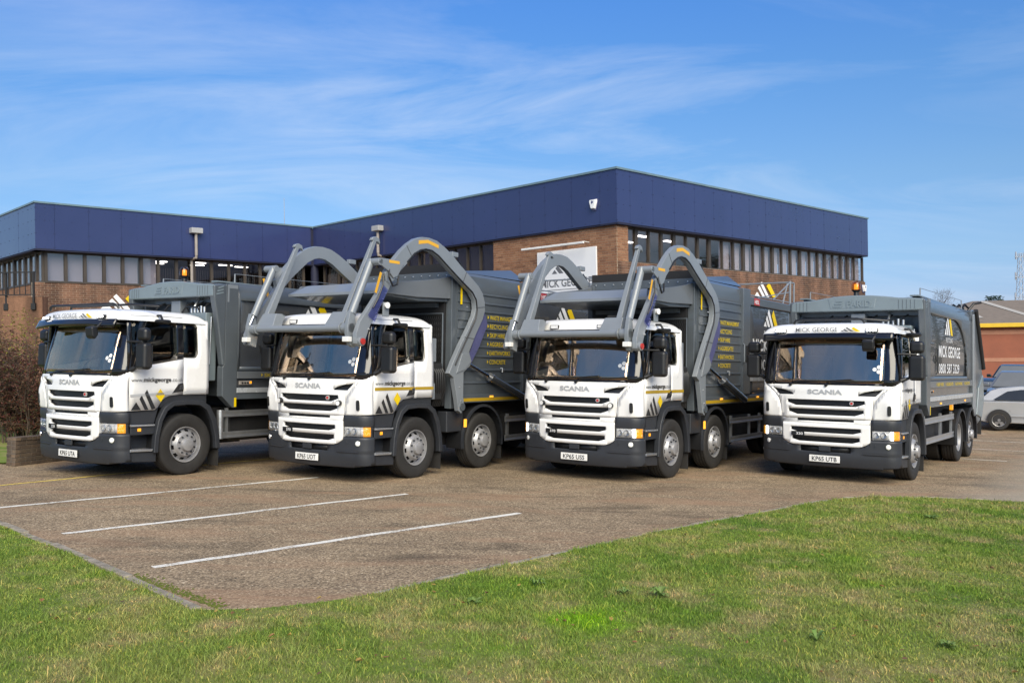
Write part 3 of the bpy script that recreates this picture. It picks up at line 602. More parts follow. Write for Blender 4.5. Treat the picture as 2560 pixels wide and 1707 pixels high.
        MB().box(min(sg*1.19, sg*1.203), max(sg*1.19, sg*1.203), .44, .50, .79, .84).build('side_marker', 'amber', root, bevel=.003)
        # wheel arch
        po = [(.72, .42), (.735, .70), (.80, .98), (.90, 1.17), (1.05, 1.27), (1.35, 1.285), (1.64, 1.27), (1.82, 1.17), (1.95, .95), (2.03, .66), (2.05, .41)]
        pi = [(.80, .42), (.815, .68), (.875, .94), (.965, 1.105), (1.09, 1.185), (1.35, 1.20), (1.60, 1.185), (1.745, 1.10), (1.86, .90), (1.94, .63), (1.96, .41)]
        MB().prism(po+pi[::-1], 'x', sg*1.15, sg*1.25).build('wheel_arch', 'dark_plastic', root, bevel=.014)
        pj = [(a+(c-a)*.35, b+(d-b)*.35) for (a, b), (c, d) in zip(po, pi)]
        MB().prism(pj+pi[::-1], 'x', sg*.80, sg*1.17).build('arch_liner', 'black_plastic', root)
        MB().prism([(.86, 1.16), (1.05, 1.26), (1.6, 1.26), (1.79, 1.18), (1.79, 1.38), (1.0, 1.375), (.88, 1.31)], 'x', sg*.9, sg*1.165).build('cab_skirt', 'dark_plastic', root)
        MB().box(min(sg*.92, sg*1.20), max(sg*.92, sg*1.20), 2.03, 2.05, .10, .50).build('mud_flap', 'rubber', root)
        wheel(root, 1.19, 1.379, sg)
        # mirrors
        mi = empty('door_mirror'); mi.parent = root
        MB().box(min(sg*1.30, sg*1.56), max(sg*1.30, sg*1.56), .27, .44, 1.80, 2.235).build('mirror_shell', 'black_plastic', mi, bevel=.06, seg=4)
        MB().box(min(sg*1.31, sg*1.55), max(sg*1.31, sg*1.55), .28, .43, 2.26, 2.475).build('upper_mirror_shell', 'black_plastic', mi, bevel=.07, seg=4)
        MB().box(min(sg*1.33, sg*1.53), max(sg*1.33, sg*1.53), .4405, .444, 1.84, 2.20).build('mirror_glass', 'chrome', mi)
        ar = MB(); ar.cyl((sg*1.40, .34, 1.86), (sg*1.40, .34, 2.32), .026); ar.tube([(sg*1.14, .25, 2.25), (sg*1.25, .27, 2.25), (sg*1.42, .33, 2.245)], .018, 8); ar.tube([(sg*1.17, .32, 1.82), (sg*1.26, .33, 1.82), (sg*1.38, .35, 1.88)], .026, 8); ar.cyl((sg*1.40, .34, 2.2), (sg*1.40, .34, 2.3), .03); ar.cyl((sg*1.18, .30, 1.79), (sg*1.26, .33, 1.83), .045, .03)
        ar.build('mirror_arm', 'black_plastic', mi)
    km = empty('kerb_mirror'); km.parent = root
    ks = MB(); ks.lathe([(.001, -.05), (.08, -.045), (.125, -.015), (.13, .01), (.11, .03), (.001, .035)], (1.28, .80, 2.60), 20, 'z'); ks.build('mirror_shell', 'black_plastic', km); MB().tube([(1.13, .80, 2.70), (1.22, .80, 2.70), (1.27, .80, 2.62)], .02, 8).build('mirror_arm', 'black_plastic', km)
    if visor:
        fm = empty('front_mirror'); fm.parent = root
        MB().prism([(-.20, 2.47), (-.10, 2.50), (-.06, 2.36), (-.12, 2.27), (-.18, 2.32)], 'x', .66, .86).build('mirror_shell', 'black_plastic', fm, bevel=.03); MB().tube([(.80, -.10, 2.44), (.84, -.02, 2.54), (.86, .05, 2.58)], .018, 8).build('mirror_arm', 'black_plastic', fm)
    # roof with its front header
    rf = MB(); nx, ny = 40, 44; hx = 1.165
    Y0, Y1 = (-.045, 1.80) if visor else (.06, 1.80)
    def roofp(i, j):
        a = -1+2*i/nx; b = -1+2*j/ny
        a = math.sin(a*math.pi/2)*.5+a*.5; b = math.sin(b*math.pi/2)*.5+b*.5
        x = a*hx; h = max(0, 1-abs(a)**9)**.5*max(0, 1-abs(b)**9)**.5
        y = (Y0+Y1)/2+b*(Y1-Y0)/2+.10*(x/1.0)**2*max(0, -b)
        return (x, y, 2.60+.185*h+.035*max(0, 1-b*b)*(1-a*a))
    rf.add([roofp(i, j) for j in range(ny+1) for i in range(nx+1)], [(j*(nx+1)+i, j*(nx+1)+i+1, (j+1)*(nx+1)+i+1, (j+1)*(nx+1)+i) for j in range(ny) for i in range(nx)])
    ro = rf.build('roof', 'white_paint', root, recalc=False, smooth=60)
    MB().box(-1.12, 1.12, .12, 1.74, 2.585, 2.60).build('headlining', 'interior_dark', root)
    hy = lambda x: Y0+.10*x*x+.008
    if visor:
        MB().cols(mirror_sym([0, .3, .5, .7, .85, .95, 1.02, 1.08, 1.13]), lambda s: [(lerp(abs(s), [(0, 2.525), (.62, 2.525), (.80, 2.49), (1.13, 2.48)]), 2.612)], lambda s, z: (s, hy(s)-.03-.05*(2.61-z)/.1, z), [2.55, 2.58]).build('sun_visor', 'black_gloss', root, solid=.03, smooth=50)
        MB().cols(mirror_sym([0, .5, .9, 1.13]), lambda s: [(-.06+.1*s*s, .26)], lambda s, y: (s, y, 2.545)).build('visor_underside', 'black_plastic', root, solid=.02)
        letters('visor_lettering', 'MICK GEORGE', 'text_grey', ro, lambda a, b: (a-.14, hy(a-.14)-.040, 2.632+b), .080, .74, bold=.004)
        d, y = logo_polys(.34, .42); fn = lambda a, b: (a+.27, hy(a+.27)-.040, 2.632+b*.8)
        polys('visor_emblem', d, 'text_grey', ro, fn); polys('visor_emblem_bar', y, 'yellow_film', ro, fn)
        for sx in (-.80, .78):
            lb = empty('roof_lamp'); lb.parent = root
            MB().box(sx-.10, sx+.10, hy(sx)-.035, hy(sx)+.02, 2.625, 2.68).build('lamp_case', 'black_plastic', lb, bevel=.004)
            for k in range(4): MB().lathe([(.019, 0), (.014, -.006), (.001, -.008)], (sx-.069+.046*k, hy(sx)-.036, 2.6525), 12, 'y').build('lamp_diode', 'lamp_lit', lb)
    else:
        MB().cols(mirror_sym([0, .3, .6, .9, 1.08]), lambda s: [(2.49, 2.605)], lambda s, z: (s, hy(s)+.0-.04*(2.61-z)/.1, z)).build('sun_visor', 'black_gloss', root, solid=.03)
        for sx in (-.50, .46):
            lb = empty('roof_lamp'); lb.parent = root
            MB().box(sx-.09, sx+.09, hy(sx)-.02, hy(sx)+.06, 2.615, 2.685).build('lamp_case', 'black_plastic', lb, bevel=.004); MB().box(sx-.075, sx+.075, hy(sx)-.024, hy(sx)-.018, 2.625, 2.676).build('lamp_glass', 'lamp_reflector', lb)
        for sx in (-.66, .70):
            MB().cyl(skin(sx, 1.305, .01), skin(sx, 1.305, .07), .045, .048, 18).build('work_lamp', 'black_plastic', root, bevel=.004)
            MB().cyl(skin(sx, 1.305, .071), skin(sx, 1.305, .074), .038, None, 18).build('work_lamp_glass', 'lamp_reflector', root)
    return ro
def chassis(root, length, axles, guard, dual):
    cb = MB()
    for sx in (-.42, .42): cb.box(sx-.05, sx+.05, .6, length, .72, 1.02)
    for y in frange(1.0, length-.2, 1.1): cb.box(-.4, .4, y, y+.08, .75, .98)
    cb.box(-.75, .75, 2.1, 2.9, .45, 1.1); cb.box(-.55, .55, .35, 1.1, .45, 1.2)
    cb.build('chassis', 'chassis_black', root)
    MB().box(-.88, .88, 2.9, length-1.2, .62, 1.262).build('subframe', 'chassis_black', root)
    for y in axles: MB().cyl((-.9, y, .518), (.9, y, .518), .09).build('axle', 'chassis_black', root)
    for sg in (-1, 1):
        tk = MB().box(min(sg*.52, sg*1.05), max(sg*.52, sg*1.05), guard[0]+.25, guard[1]-.35, .50, 1.0); tk.build('fuel_tank', 'chassis_black', root, bevel=.06)
        g = empty('side_guard'); g.parent = root; y0, y1 = guard[0], guard[1]
        for z0 in (guard[2], guard[3]):
            r = MB(); r.prism([(z0, 1.175), (z0+.115, 1.175), (z0+.115, 1.20), (z0+.085, 1.20), (z0+.08, 1.194), (z0+.035, 1.194), (z0+.03, 1.20), (z0, 1.20)], 'z', y0, y1)
            r.v = [(sg*b, c, a) for (a, b, c) in r.v]; r.build('guard_rail', 'aluminium', g)
        for y in (y0+.10, (y0+y1)/2+.2, y1-.12):
            if y < y1: MB().box(min(sg*1.13, sg*1.175), max(sg*1.13, sg*1.175), y, y+.05, guard[3]-.0, guard[2]+.16).build('guard_post', 'aluminium', g)
        if guard[4]:
            MB().cyl((sg*1.14, y0, guard[3]-.01), (sg*1.14, y0, guard[2]+.125), .062, None, 20).build('guard_end', 'aluminium', g, bevel=.004)
def arch_guard(root, y, sg, r=.62, x0=.82, x1=1.24, z=.518, a0=-12, a1=192, mat='black_plastic'):
    a = [R(a0+(a1-a0)*i/22) for i in range(23)]
    po = [(y+r*math.cos(t), z+r*math.sin(t)) for t in a]; pi = [(y+(r-.035)*math.cos(t), z+(r-.035)*math.sin(t)) for t in a]
    MB().prism(po+pi[::-1], 'x', sg*x0, sg*x1).build('mudguard', mat, root, smooth=40)
    pk = [(y+(r+.012)*math.cos(t), z+(r+.012)*math.sin(t)) for t in a]
    MB().prism(pk+pi[::-1], 'x', sg*(x1-.03), sg*(x1+.012)).build('mudguard_lip', 'dark_plastic', root, smooth=40)
def dual_wheel(root, y, sg):
    w = empty('wheel'); w.parent = root
    make_wheel(w, sg*1.19, y, .518, sg, 'rear'); 
    t = MB().lathe([(.30, sg*-.35), (.40, sg*-.34), (.5, sg*-.345), (.525, sg*-.37), (.525, sg*-.60), (.5, sg*-.63), (.30, sg*-.62)], (sg*1.19, y, .518), 40); t.build('inner_tyre', 'rubber', w)
def arrow(y, z, s): return [(y, z-.5*s), (y+.55*s, z), (y, z+.5*s)]
def farid_body(root, phone=True):
    # header beam over the cab with embossed name
    top = [(-1.24, 3.30), (-1.1, 3.318), (-.8, 3.335), (-.55, 3.375), (-.3, 3.405), (0, 3.415), (.3, 3.405), (.55, 3.38), (.8, 3.345), (1.1, 3.33), (1.24, 3.315)]
    hb = MB().prism([(-1.24, 3.10), (1.24, 3.10)]+top[::-1], 'y', 1.83, 2.16).build('header_beam', 'grey_header', root, bevel=.03, seg=3)
    rb = MB()
    for x in (-1.13, -1.06, -.99, -.92, .80, .87, .94, 1.01, 1.08): rb.box(x-.004, x+.004, 1.826, 1.84, 3.13, 3.30)
    rb.build('header_rib', 'grey_body', hb)
    fr = MB(); fr.prism([(-.46, 3.16), (.36, 3.16), (.40, 3.345), (-.50, 3.345)], 'y', 1.824, 1.84); fr.build('name_panel', 'grey_header', hb, bevel=.008)
    l = letters('name_lettering', 'FARID', 'grey_header', hb, lambda a, b: (a+.08, 1.812, 3.19+b), .125, .46, bold=.03); l.modifiers.new('thickness', 'SOLIDIFY').thickness = .014
    em = MB()
    for i in range(3): em.prism([(-.41+.03*i, 3.19+.05*i), (-.24, 3.19+.05*i), (-.22, 3.215+.05*i), (-.40+.03*i, 3.215+.05*i)], 'y', 1.812, 1.826)
    em.build('name_emblem', 'grey_header', hb, bevel=.003)
    MB().box(-1.2, 1.2, 2.10, 2.35, 3.02, 3.12).build('header_shelf', 'grey_body', root)
    for sg in (-1, 1):
        MB().prism([(1.83, 3.305), (2.10, 3.325), (2.10, 1.86), (2.05, 1.88), (1.98, 2.30), (1.90, 2.80), (1.84, 3.05)], 'x', sg*1.13, sg*1.262).build('side_cheek', 'grey_body', root, bevel=.03, seg=3)
        e3 = MB()
        for i in range(3): e3.prism([(1.88+.02*i, 3.13+.055*i), (2.03, 3.17+.055*i), (2.03, 3.195+.055*i), (1.87+.02*i, 3.155+.055*i)], 'x', sg*1.258, sg*1.268)
        e3.build('cheek_emblem', 'grey_header', root)
        po = MB().prism([(2.10, 3.345), (2.385, 3.352), (2.385, 1.12), (2.30, 1.12), (2.06, 1.33), (2.06, 1.85), (2.10, 1.90)], 'x', sg*1.10, sg*1.252).build('front_post', 'grey_body', root, bevel=.012)
        polys('reflective_strip', [[(2.325, 1.135), (2.375, 1.135), (2.375, 1.30), (2.325, 1.30)]], 'yellow_film', po, (lambda a, b: (1.2555, a, b)) if sg > 0 else (lambda a, b: (-1.2555, 4.70-a, b)))
        polys('marker_tape', [[(2.13, 3.02), (2.17, 3.02), (2.17, 3.27), (2.36, 3.27), (2.36, 3.335), (2.13, 3.335)]], 'grey_arm', po, (lambda a, b: (1.2552, a, b)) if sg > 0 else (lambda a, b: (-1.2552, 4.49-a, b)))
        # side frame with the curved panel opening
        def zhi(y): return 3.07 if y < 5.0 else 1.90+1.17*max(0, 1-((y-5.0)/1.42)**2)**.5
        def fiv(y):
            return [(1.78, 1.86), (max(zhi(y), 1.87), 3.385)] if 2.45 < y < 6.40 else [(1.78, 3.385)]
        mb = MB().cols([2.39, 2.45]+frange(2.45, 5.0, .5)[1:]+[5.2, 5.4, 5.6, 5.75, 5.9, 6.0, 6.1, 6.2, 6.28, 6.34, 6.38, 6.40, 6.7, 7.05], fiv, lambda y, z: (sg*(1.235-.10*max(0, (z-3.1)/.28)**2), y, z), [2.1, 2.5, 2.9, 3.1, 3.2, 3.3])
        if sg < 0: mb.f = [tuple(reversed(q)) for q in mb.f]
        mb.build('side_frame', 'grey_body', root, solid=.03, smooth=40)
        pn = MB().cols(frange(2.40, 6.55, .35), lambda y: [(1.82, 3.12)], lambda y, z: (sg*(1.19+.022*math.sin(math.pi*(z-1.8)/1.35)), y, z), frange(1.9, 3.1, .1))
        if sg < 0: pn.f = [tuple(reversed(q)) for q in pn.f]
        pn = pn.build('side_panel', 'grey_body_gloss', root, solid=.02, smooth=60)
        # access door low on the panel
        dd = MB(); pts = []
        for k in range(28):
            t = 2*math.pi*k/28; c, s_ = math.cos(t), math.sin(t); pts.append((2.72+.30*abs(c)**.4*(1 if c > 0 else -1), 2.18+.34*abs(s_)**.4*(1 if s_ > 0 else -1)))
        dd.prism(pts, 'x', sg*1.20, sg*1.222); dd = dd.build('access_door', 'grey_body_gloss', root, bevel=.012)
        MB().tube([(sg*1.22, 2.90, 2.28), (sg*1.245, 2.90, 2.26), (sg*1.245, 2.93, 2.16), (sg*1.22, 2.93, 2.12)], .010, 6).build('door_latch', 'chassis_black', dd)
        MB().tube([(sg*1.21, 3.06, 2.42), (sg*1.243, 3.07, 2.40), (sg*1.243, 3.09, 1.95), (sg*1.21, 3.08, 1.90)], .012, 6).build('grab_handle', 'dark_plastic', root)
        # lower rails
        MB().box(min(sg*1.10, sg*1.250), max(sg*1.10, sg*1.250), 2.39, 7.05, 1.645, 1.775).build('text_rail', 'grey_hood', root, bevel=.006)
        MB().box(min(sg*1.10, sg*1.200), max(sg*1.10, sg*1.200), 2.39, 7.05, 1.46, 1.645).build('rail_recess', 'grey_body_gloss', root)
        MB().box(min(sg*1.10, sg*1.252), max(sg*1.10, sg*1.252), 2.39, 7.05, 1.385, 1.475).build('rubbing_rail', 'silver_rail', root, bevel=.006)
        MB().box(min(sg*1.05, sg*1.235), max(sg*1.05, sg*1.235), 2.39, 7.05, 1.27, 1.385).build('bottom_rail', 'grey_body', root, bevel=.006)
        cbx = MB().box(min(sg*1.20, sg*1.235), max(sg*1.20, sg*1.235), 2.46, 2.74, 1.53, 1.60).build('control_box', 'pipe_grey', root, bevel=.006)
        bt = MB()
        for k in range(3): bt.cyl((sg*1.235, 2.52+.06*k, 1.565), (sg*1.25, 2.52+.06*k, 1.565), .018)
        bt.build('control_button', 'black_plastic', cbx); MB().box(min(sg*1.235, sg*1.238), max(sg*1.235, sg*1.238), 2.69, 2.735, 1.55, 1.595).build('control_label', 'amber', cbx)
        tx = (lambda a, b: (1.2535, a, b)) if sg > 0 else (lambda a, b: (-1.2535, 9.4-a, b))
        yy = 3.02
        for wd, wl in (('SKIP HIRE', .62), ('AGGREGATES', .74), ('EARTHWORKS', .78), ('CONCRETE', .62)):
            letters('service_lettering', wd, 'text_yellow', root, lambda a, b: tx(yy+a, 1.675+b), .068, wl, .01, 'LEFT'); polys('service_arrow', [arrow(yy-.075, 1.71, .07)], 'text_yellow', root, tx); yy += wl+.28
        px = 1.2155
        tp = (lambda a, b: (px+.0, a, b)) if sg > 0 else (lambda a, b: (-px, 8.8-a, b))
        d, y = logo_polys(.86, .78)
        polys('panel_emblem', [[(a+3.95, b+2.72) for a, b in p] for p in d], 'text_white', pn, tp); polys('panel_emblem_bar', [[(a+3.95, b+2.72) for a, b in p] for p in y], 'yellow_film', pn, tp)
        letters('panel_lettering', 'RECYCLING', 'text_white', pn, lambda a, b: tp(4.43+a, 2.57+b), .10, .70, .005); letters('panel_lettering', 'MICK GEORGE', 'text_white', pn, lambda a, b: tp(4.50+a, 2.26+b), .235, 2.3, .02); letters('panel_lettering', '0800 587 3329', 'text_white', pn, lambda a, b: tp(4.45+a, 1.93+b), .20, 2.2, .01)
        MB().box(min(sg*1.1, sg*1.16), max(sg*1.1, sg*1.16), 5.10, 5.2, 1.14, 1.27).build('side_marker', 'amber', root, bevel=.004)
        for y in (3.4, 6.1): MB().box(min(sg*1.235, sg*1.245), max(sg*1.235, sg*1.245), y, y+.10, 1.31, 1.345).build('side_marker', 'amber_lit', root)
        for ya, yb in ((2.45, 6.8),):
            hr = MB(); hr.tube([(sg*1.05, ya, 3.37), (sg*1.05, ya, 3.56)], .014, 6); hr.tube([(sg*1.05, yb, 3.40), (sg*1.05, yb, 3.62)], .014, 6); hr.tube([(sg*1.05, ya, 3.56), (sg*1.05, yb, 3.62)], .006, 5)
            hr.build('roof_rail', 'grey_arm', root)
        MB().cyl((sg*1.25, 7.45, 3.42), (sg*1.25, 8.55, 2.05), .055).build('tailgate_ram', 'chassis_black', root)
    MB().box(-1.13, 1.13, 2.34, 7.05, 1.30, 3.34).build('hopper_shell', 'grey_body', root, bevel=.03)
    MB().box(-1.14, 1.14, 2.28, 7.05, 3.34, 3.375).build('body_roof', 'grey_body', root, bevel=.012)
    for sg in (-1, 1): MB().box(min(sg*.96, sg*1.12), max(sg*.96, sg*1.12), 2.0, 7.0, 3.372, 3.40).build('roof_edge_rail', 'grey_header', root, bevel=.006)
    # machinery between cab and body
    MB().box(.20, 1.02, 1.86, 2.10, 1.60, 2.82).build('oil_tank', 'grey_header', root, bevel=.02)
    MB().box(-1.0, -.25, 1.90, 2.12, 1.55, 2.70).build('filter_housing', 'chassis_black', root, bevel=.02)
    MB().box(-.10, .16, 1.95, 2.15, 2.70, 3.06).build('valve_box', 'grey_arm', root, bevel=.01)
    hz = MB()
    for k in range(6):
        x = -.7+.28*k; hz.tube([(x, 2.05, 2.55), (x+.05, 1.98, 2.85), (x+.16, 2.0, 2.98), (x+.22, 2.12, 3.04)], .016, 6)
    hz.tube([(.42, 1.95, 2.85), (.42, 1.90, 2.93), (.72, 1.90, 2.93), (.72, 1.95, 2.85)], .014, 6)
    hz.build('hydraulic_hose', 'black_plastic', root)
    vl = MB()
    for k in range(5): vl.cyl((.5+.09*k, 1.95, 2.83), (.5+.09*k, 1.95, 2.93+.02*(k % 2)), .025)
    vl.tube([(.60, 1.93, 2.93), (.60, 1.98, 3.02), (.56, 2.1, 3.1)], .022, 6); vl.build('valve_block', 'aluminium', root)
    MB().cyl((1.05, 1.93, 1.9), (1.05, 1.95, 2.75), .016).build('exhaust_pipe', 'aluminium', root)
    # beacon
    bc = empty('beacon'); bc.parent = root
    MB().lathe([(.10, 0), (.11, .02), (.05, .06), (.045, .12), (.075, .15), (.09, .17)], (-.07, 2.2, 3.38), 18, 'z').build('beacon_base', 'black_plastic', bc)
    MB().lathe([(.088, .17), (.09, .26), (.075, .31), (.04, .335), (.001, .34)], (-.07, 2.2, 3.38), 18, 'z').build('beacon_dome', 'amber_dome', bc); MB().cyl((-.07, 2.2, 3.56), (-.07, 2.2, 3.66), .04).build('beacon_lamp', 'amber_lit', bc)
    # tailgate
    tg = MB().prism([(7.06, 3.40), (7.62, 3.44), (8.05, 2.95), (8.55, 1.95), (8.70, 1.25), (8.35, .80), (7.9, .72), (7.45, 1.0), (7.10, 1.20)], 'x', -1.23, 1.23).build('tailgate', 'grey_body', root, bevel=.03)
    for sg in (-1, 1):
        MB().prism([(7.06, 3.30), (7.22, 3.32), (7.32, 2.3), (7.40, 1.1), (7.30, .92), (7.10, 1.10)], 'x', sg*1.22, sg*1.27).build('tailgate_post', 'grey_arm', tg, bevel=.02)
        MB().prism([(7.6, .95), (8.3, .85), (8.62, 1.25), (8.5, 1.9), (7.9, 1.6)], 'x', sg*1.22, sg*1.262).build('hopper_cheek', 'grey_header', tg, bevel=.02)
        MB().box(min(sg*1.1, sg*1.24), max(sg*1.1, sg*1.24), 8.28, 8.34, .45, .95).build('rear_flap', 'rubber', tg)
        MB().box(min(sg*1.02, sg*1.2), max(sg*1.02, sg*1.2), 8.66, 8.72, 1.2, 1.34).build('rear_lamp', 'red_light', tg)
        MB().tube([(sg*1.1, 7.4, 3.42), (sg*1.2, 7.5, 3.58), (sg*1.32, 7.7, 3.62)], .03, 8).build('camera_arm', 'black_plastic', tg)
    th = MB()
    for k in range(5): th.tube([(.5+.12*k, 7.2, 3.42), (.55+.12*k, 7.35, 3.56), (.6+.12*k, 7.6, 3.48), (.6+.12*k, 7.8, 3.25)], .025, 6)
    th.build('tailgate_hose', 'black_plastic', root)
    for sg in (-1, 1):
        dual_wheel(root, 5.70, sg); wheel(root, 1.19, 7.05, sg)
        arch_guard(root, 5.70, sg, x0=.6); arch_guard(root, 7.05, sg)
    chassis(root, 8.2, (1.379, 5.70, 7.05), (2.12, 5.05, .955, .575, True), None)
def roof_bar(root, wide):
    a = MB(); x0, x1 = wide
    a.tube([(x0, .18, 2.79), (x0+.04, .16, 2.845), (x0+.12, .15, 2.865), (x1-.12, .15, 2.865), (x1-.04, .16, 2.845), (x1, .18, 2.79)], .02, 8)
    a.tube([(x0, .55, 2.81), (x0+.1, .50, 2.875), (x1-.1, .50, 2.875), (x1+.25, .75, 2.85)], .02, 8); a.build('roof_bar', 'black_plastic', root)
ARM_OUT = [(.57, 3.69), (.74, 3.85), (.91, 3.98), (1.08, 4.08), (1.27, 4.135), (1.47, 4.145), (1.68, 4.12), (1.89, 4.04), (2.11, 3.93), (2.4, 3.75), (2.66, 3.60), (2.95, 3.43), (3.08, 3.31), (3.16, 3.14), (3.17, 2.98), (3.10, 2.82), (2.87, 2.50), (2.68, 2.19), (2.76, 2.03), (2.72, 1.94), (2.52, 1.82), (2.52, 1.38), (2.56, 1.18), (2.47, 1.07), (2.38, 1.12), (2.33, 1.34), (2.22, 1.72), (2.08, 1.80), (2.21, 2.02)]
ARM_IN = [(2.42, 2.32), (2.68, 2.66), (2.82, 2.87), (2.86, 3.01), (2.83, 3.16), (2.71, 3.29), (2.54, 3.385), (2.24, 3.54), (1.97, 3.69), (1.71, 3.84), (1.52, 3.91), (1.37, 3.92), (1.24, 3.885), (1.09, 3.81), (.9, 3.65), (.7, 3.48), (.56, 3.33), (.45, 3.26), (.36, 3.30), (.33, 3.42)]
def heil_body(root):
    hop = empty('hopper'); hop.parent = root
    for sg in (-1, 1):
        MB().prism([(.58, 3.13), (.80, 3.335), (1.6, 3.43), (2.05, 3.50), (2.40, 3.585), (2.40, 3.16), (1.4, 3.12)], 'x', sg*1.08, sg*1.125).build('hopper_side', 'grey_hood', hop, bevel=.008)
    MB().add([(-1.10, .50, 3.125), (1.10, .50, 3.125), (1.10, .50, 3.17), (-1.10, .50, 3.17), (-.95, .82, 3.34), (.95, .82, 3.34), (-.95, 1.1, 3.30), (.95, 1.1, 3.30), (-1.10, .62, 3.125), (1.10, .62, 3.125)], [(0, 1, 2, 3), (3, 2, 5, 4), (4, 5, 7, 6), (2, 1, 5), (3, 4, 0), (0, 8, 9, 1)]).build('hopper_lip', 'grey_arm', hop, solid=0, smooth=None)
    MB().prism([(.54, 3.12), (.82, 3.32), (2.3, 3.30), (2.36, 3.10), (1.5, 3.06)], 'x', -1.075, 1.075).build('hopper_floor', 'grey_body', hop, bevel=.01)
    MB().box(-1.10, 1.10, 2.40, 2.46, 3.50, 3.66).build('hopper_rear_bar', 'grey_body', hop, bevel=.006)
    rv = MB()
    for k in range(11): rv.cyl((-1.0+.2*k, 2.40, 3.60), (-1.0+.2*k, 2.385, 3.60), .016, .01, 10)
    rv.build('rivet', 'aluminium', hop)
    MB().box(-1.12, 1.12, 2.44, 2.465, 3.65, 3.82).build('rubber_flap', 'rubber_flap', hop)
    for sg in (-1, 1):
        MB().box(min(sg*1.02, sg*1.16), max(sg*1.02, sg*1.16), 2.36, 2.54, 1.15, 3.58).build('front_post', 'grey_body', root, bevel=.012)
        polys('hatch_tape', [[(2.56, 3.07), (2.62, 3.07), (2.62, 3.40), (2.86, 3.40), (2.86, 3.45), (2.56, 3.45)]], 'yellow_film', root, (lambda a, b: (1.2045, a, b)) if sg > 0 else (lambda a, b: (-1.2045, 5.42-a, b)))
    # ribbed packer body
    prof = [(1.17, 1.36)]
    for z in (1.60, 1.84, 2.10, 2.28, 2.45, 2.62, 2.78, 2.95, 3.11, 3.28): prof += [(1.185, z-.012), (1.185, z), (1.203, z+.006), (1.203, z+.03), (1.188, z+.04)]
    prof += [(1.195, 3.42), (1.17, 3.62), (1.10, 3.68)]
    full = prof+[(-a, b) for a, b in prof[::-1]]
    MB().prism(full, 'y', 2.50, 4.68).build('packer_body', 'grey_body', root, smooth=30)
    MB().add([(-1.1, 2.52, 3.68), (1.1, 2.52, 3.68), (1.1, 4.95, 3.70), (-1.1, 4.95, 3.70), (-.9, 2.7, 3.71), (.9, 2.7, 3.71), (.88, 4.72, 3.92), (-.88, 4.72, 3.92)], [(0, 1, 5, 4), (1, 2, 6, 5), (2, 3, 7, 6), (3, 0, 4, 7), (4, 5, 6, 7)]).build('roof_cover', 'grey_body', root, bevel=.01)
    for sg in (-1, 1):
        MB().box(min(sg*1.05, sg*1.25), max(sg*1.05, sg*1.25), 4.66, 5.08, 1.42, 3.65).build('body_post', 'grey_body', root, bevel=.015)
        MB().box(min(sg*1.25, sg*1.275), max(sg*1.25, sg*1.275), 4.80, 4.98, 2.10, 2.45).build('control_panel', 'black_plastic', root, bevel=.01)
        tb = MB(); tb.tube([(sg*1.25, 4.66, 2.48), (sg*1.29, 4.62, 2.46), (sg*1.29, 4.62, 2.10), (sg*1.25, 4.66, 2.06)], .012, 6); tb.build('grab_handle', 'grey_arm', root)
        # smooth rear body
        mb = MB().cols(frange(5.08, 8.0, .3), lambda y: [(1.40, 3.32)], lambda y, z: (sg*(1.19+.035*math.sin(math.pi*(z-1.4)/1.95)), y, z), frange(1.5, 3.3, .1))
        if sg < 0: mb.f = [tuple(reversed(q)) for q in mb.f]
        sp = mb.build('rear_body_panel', 'grey_body_gloss', root, solid=.03, smooth=60)
        tr = MB().box(min(sg*1.05, sg*1.235), max(sg*1.05, sg*1.235), 5.08, 8.05, 3.32, 3.50).build('top_rail', 'grey_body', root, bevel=.02)
        tx = (lambda a, b: (1.2385, a, b)) if sg > 0 else (lambda a, b: (-1.2385, 13.1-a, b))
        polys('name_badge', [[(5.32, 3.335), (5.66, 3.335), (5.66, 3.485), (5.32, 3.485)]], 'red_paint', tr, tx)
        letters('name_lettering', 'HEIL', 'text_white', tr, (lambda a, b: (1.2405, 5.49+a, 3.365+b)) if sg > 0 else (lambda a, b: (-1.2405, 13.1-5.49-a, 3.365+b)), .085, .27, .02)
        tp = (lambda a, b: (1.2305, a, b)) if sg > 0 else (lambda a, b: (-1.2305, 13.1-a, b))
        d, y = logo_polys(.95, .62)
        polys('panel_emblem', [[(a+5.95, b+2.90) for a, b in p] for p in d], 'text_white', sp, tp); polys('panel_emblem_bar', [[(a+5.95, b+2.90) for a, b in p] for p in y], 'yellow_film', sp, tp)
        letters('panel_lettering', 'RECYCLING', 'text_white', sp, lambda a, b: tp(6.55+a, 2.69+b), .12, 1.15, .005); letters('panel_lettering', 'MICK GEORGE', 'text_white', sp, lambda a, b: tp(6.55+a, 2.36+b), .26, 2.55, .02); letters('panel_lettering', '0800 587 3329', 'text_white', sp, lambda a, b: tp(6.55+a, 1.94+b), .24, 2.6, .01)
        polys('silver_strip', [[(5.10, 1.70), (8.0, 1.70), (8.0, 1.78), (5.10, 1.78)]], 'silver_rail', sp, tp)
        MB().box(min(sg*1.05, sg*1.205), max(sg*1.05, sg*1.205), 2.50, 8.0, 1.25, 1.40).build('bottom_rail', 'grey_body', root, bevel=.008)
        t2 = (lambda a, b: (1.2085, a, b)) if sg > 0 else (lambda a, b: (-1.2085, 10.5-a, b))
        polys('reflective_strip', [[(2.60, 1.275), (8.0, 1.275), (8.0, 1.335), (2.60, 1.335)]], 'gold_film', root, t2)
        for y in (3.55, 5.6): MB().box(min(sg*1.205, sg*1.222), max(sg*1.205, sg*1.222), y, y+.10, 1.335, 1.37).build('side_marker', 'amber_lit', root)
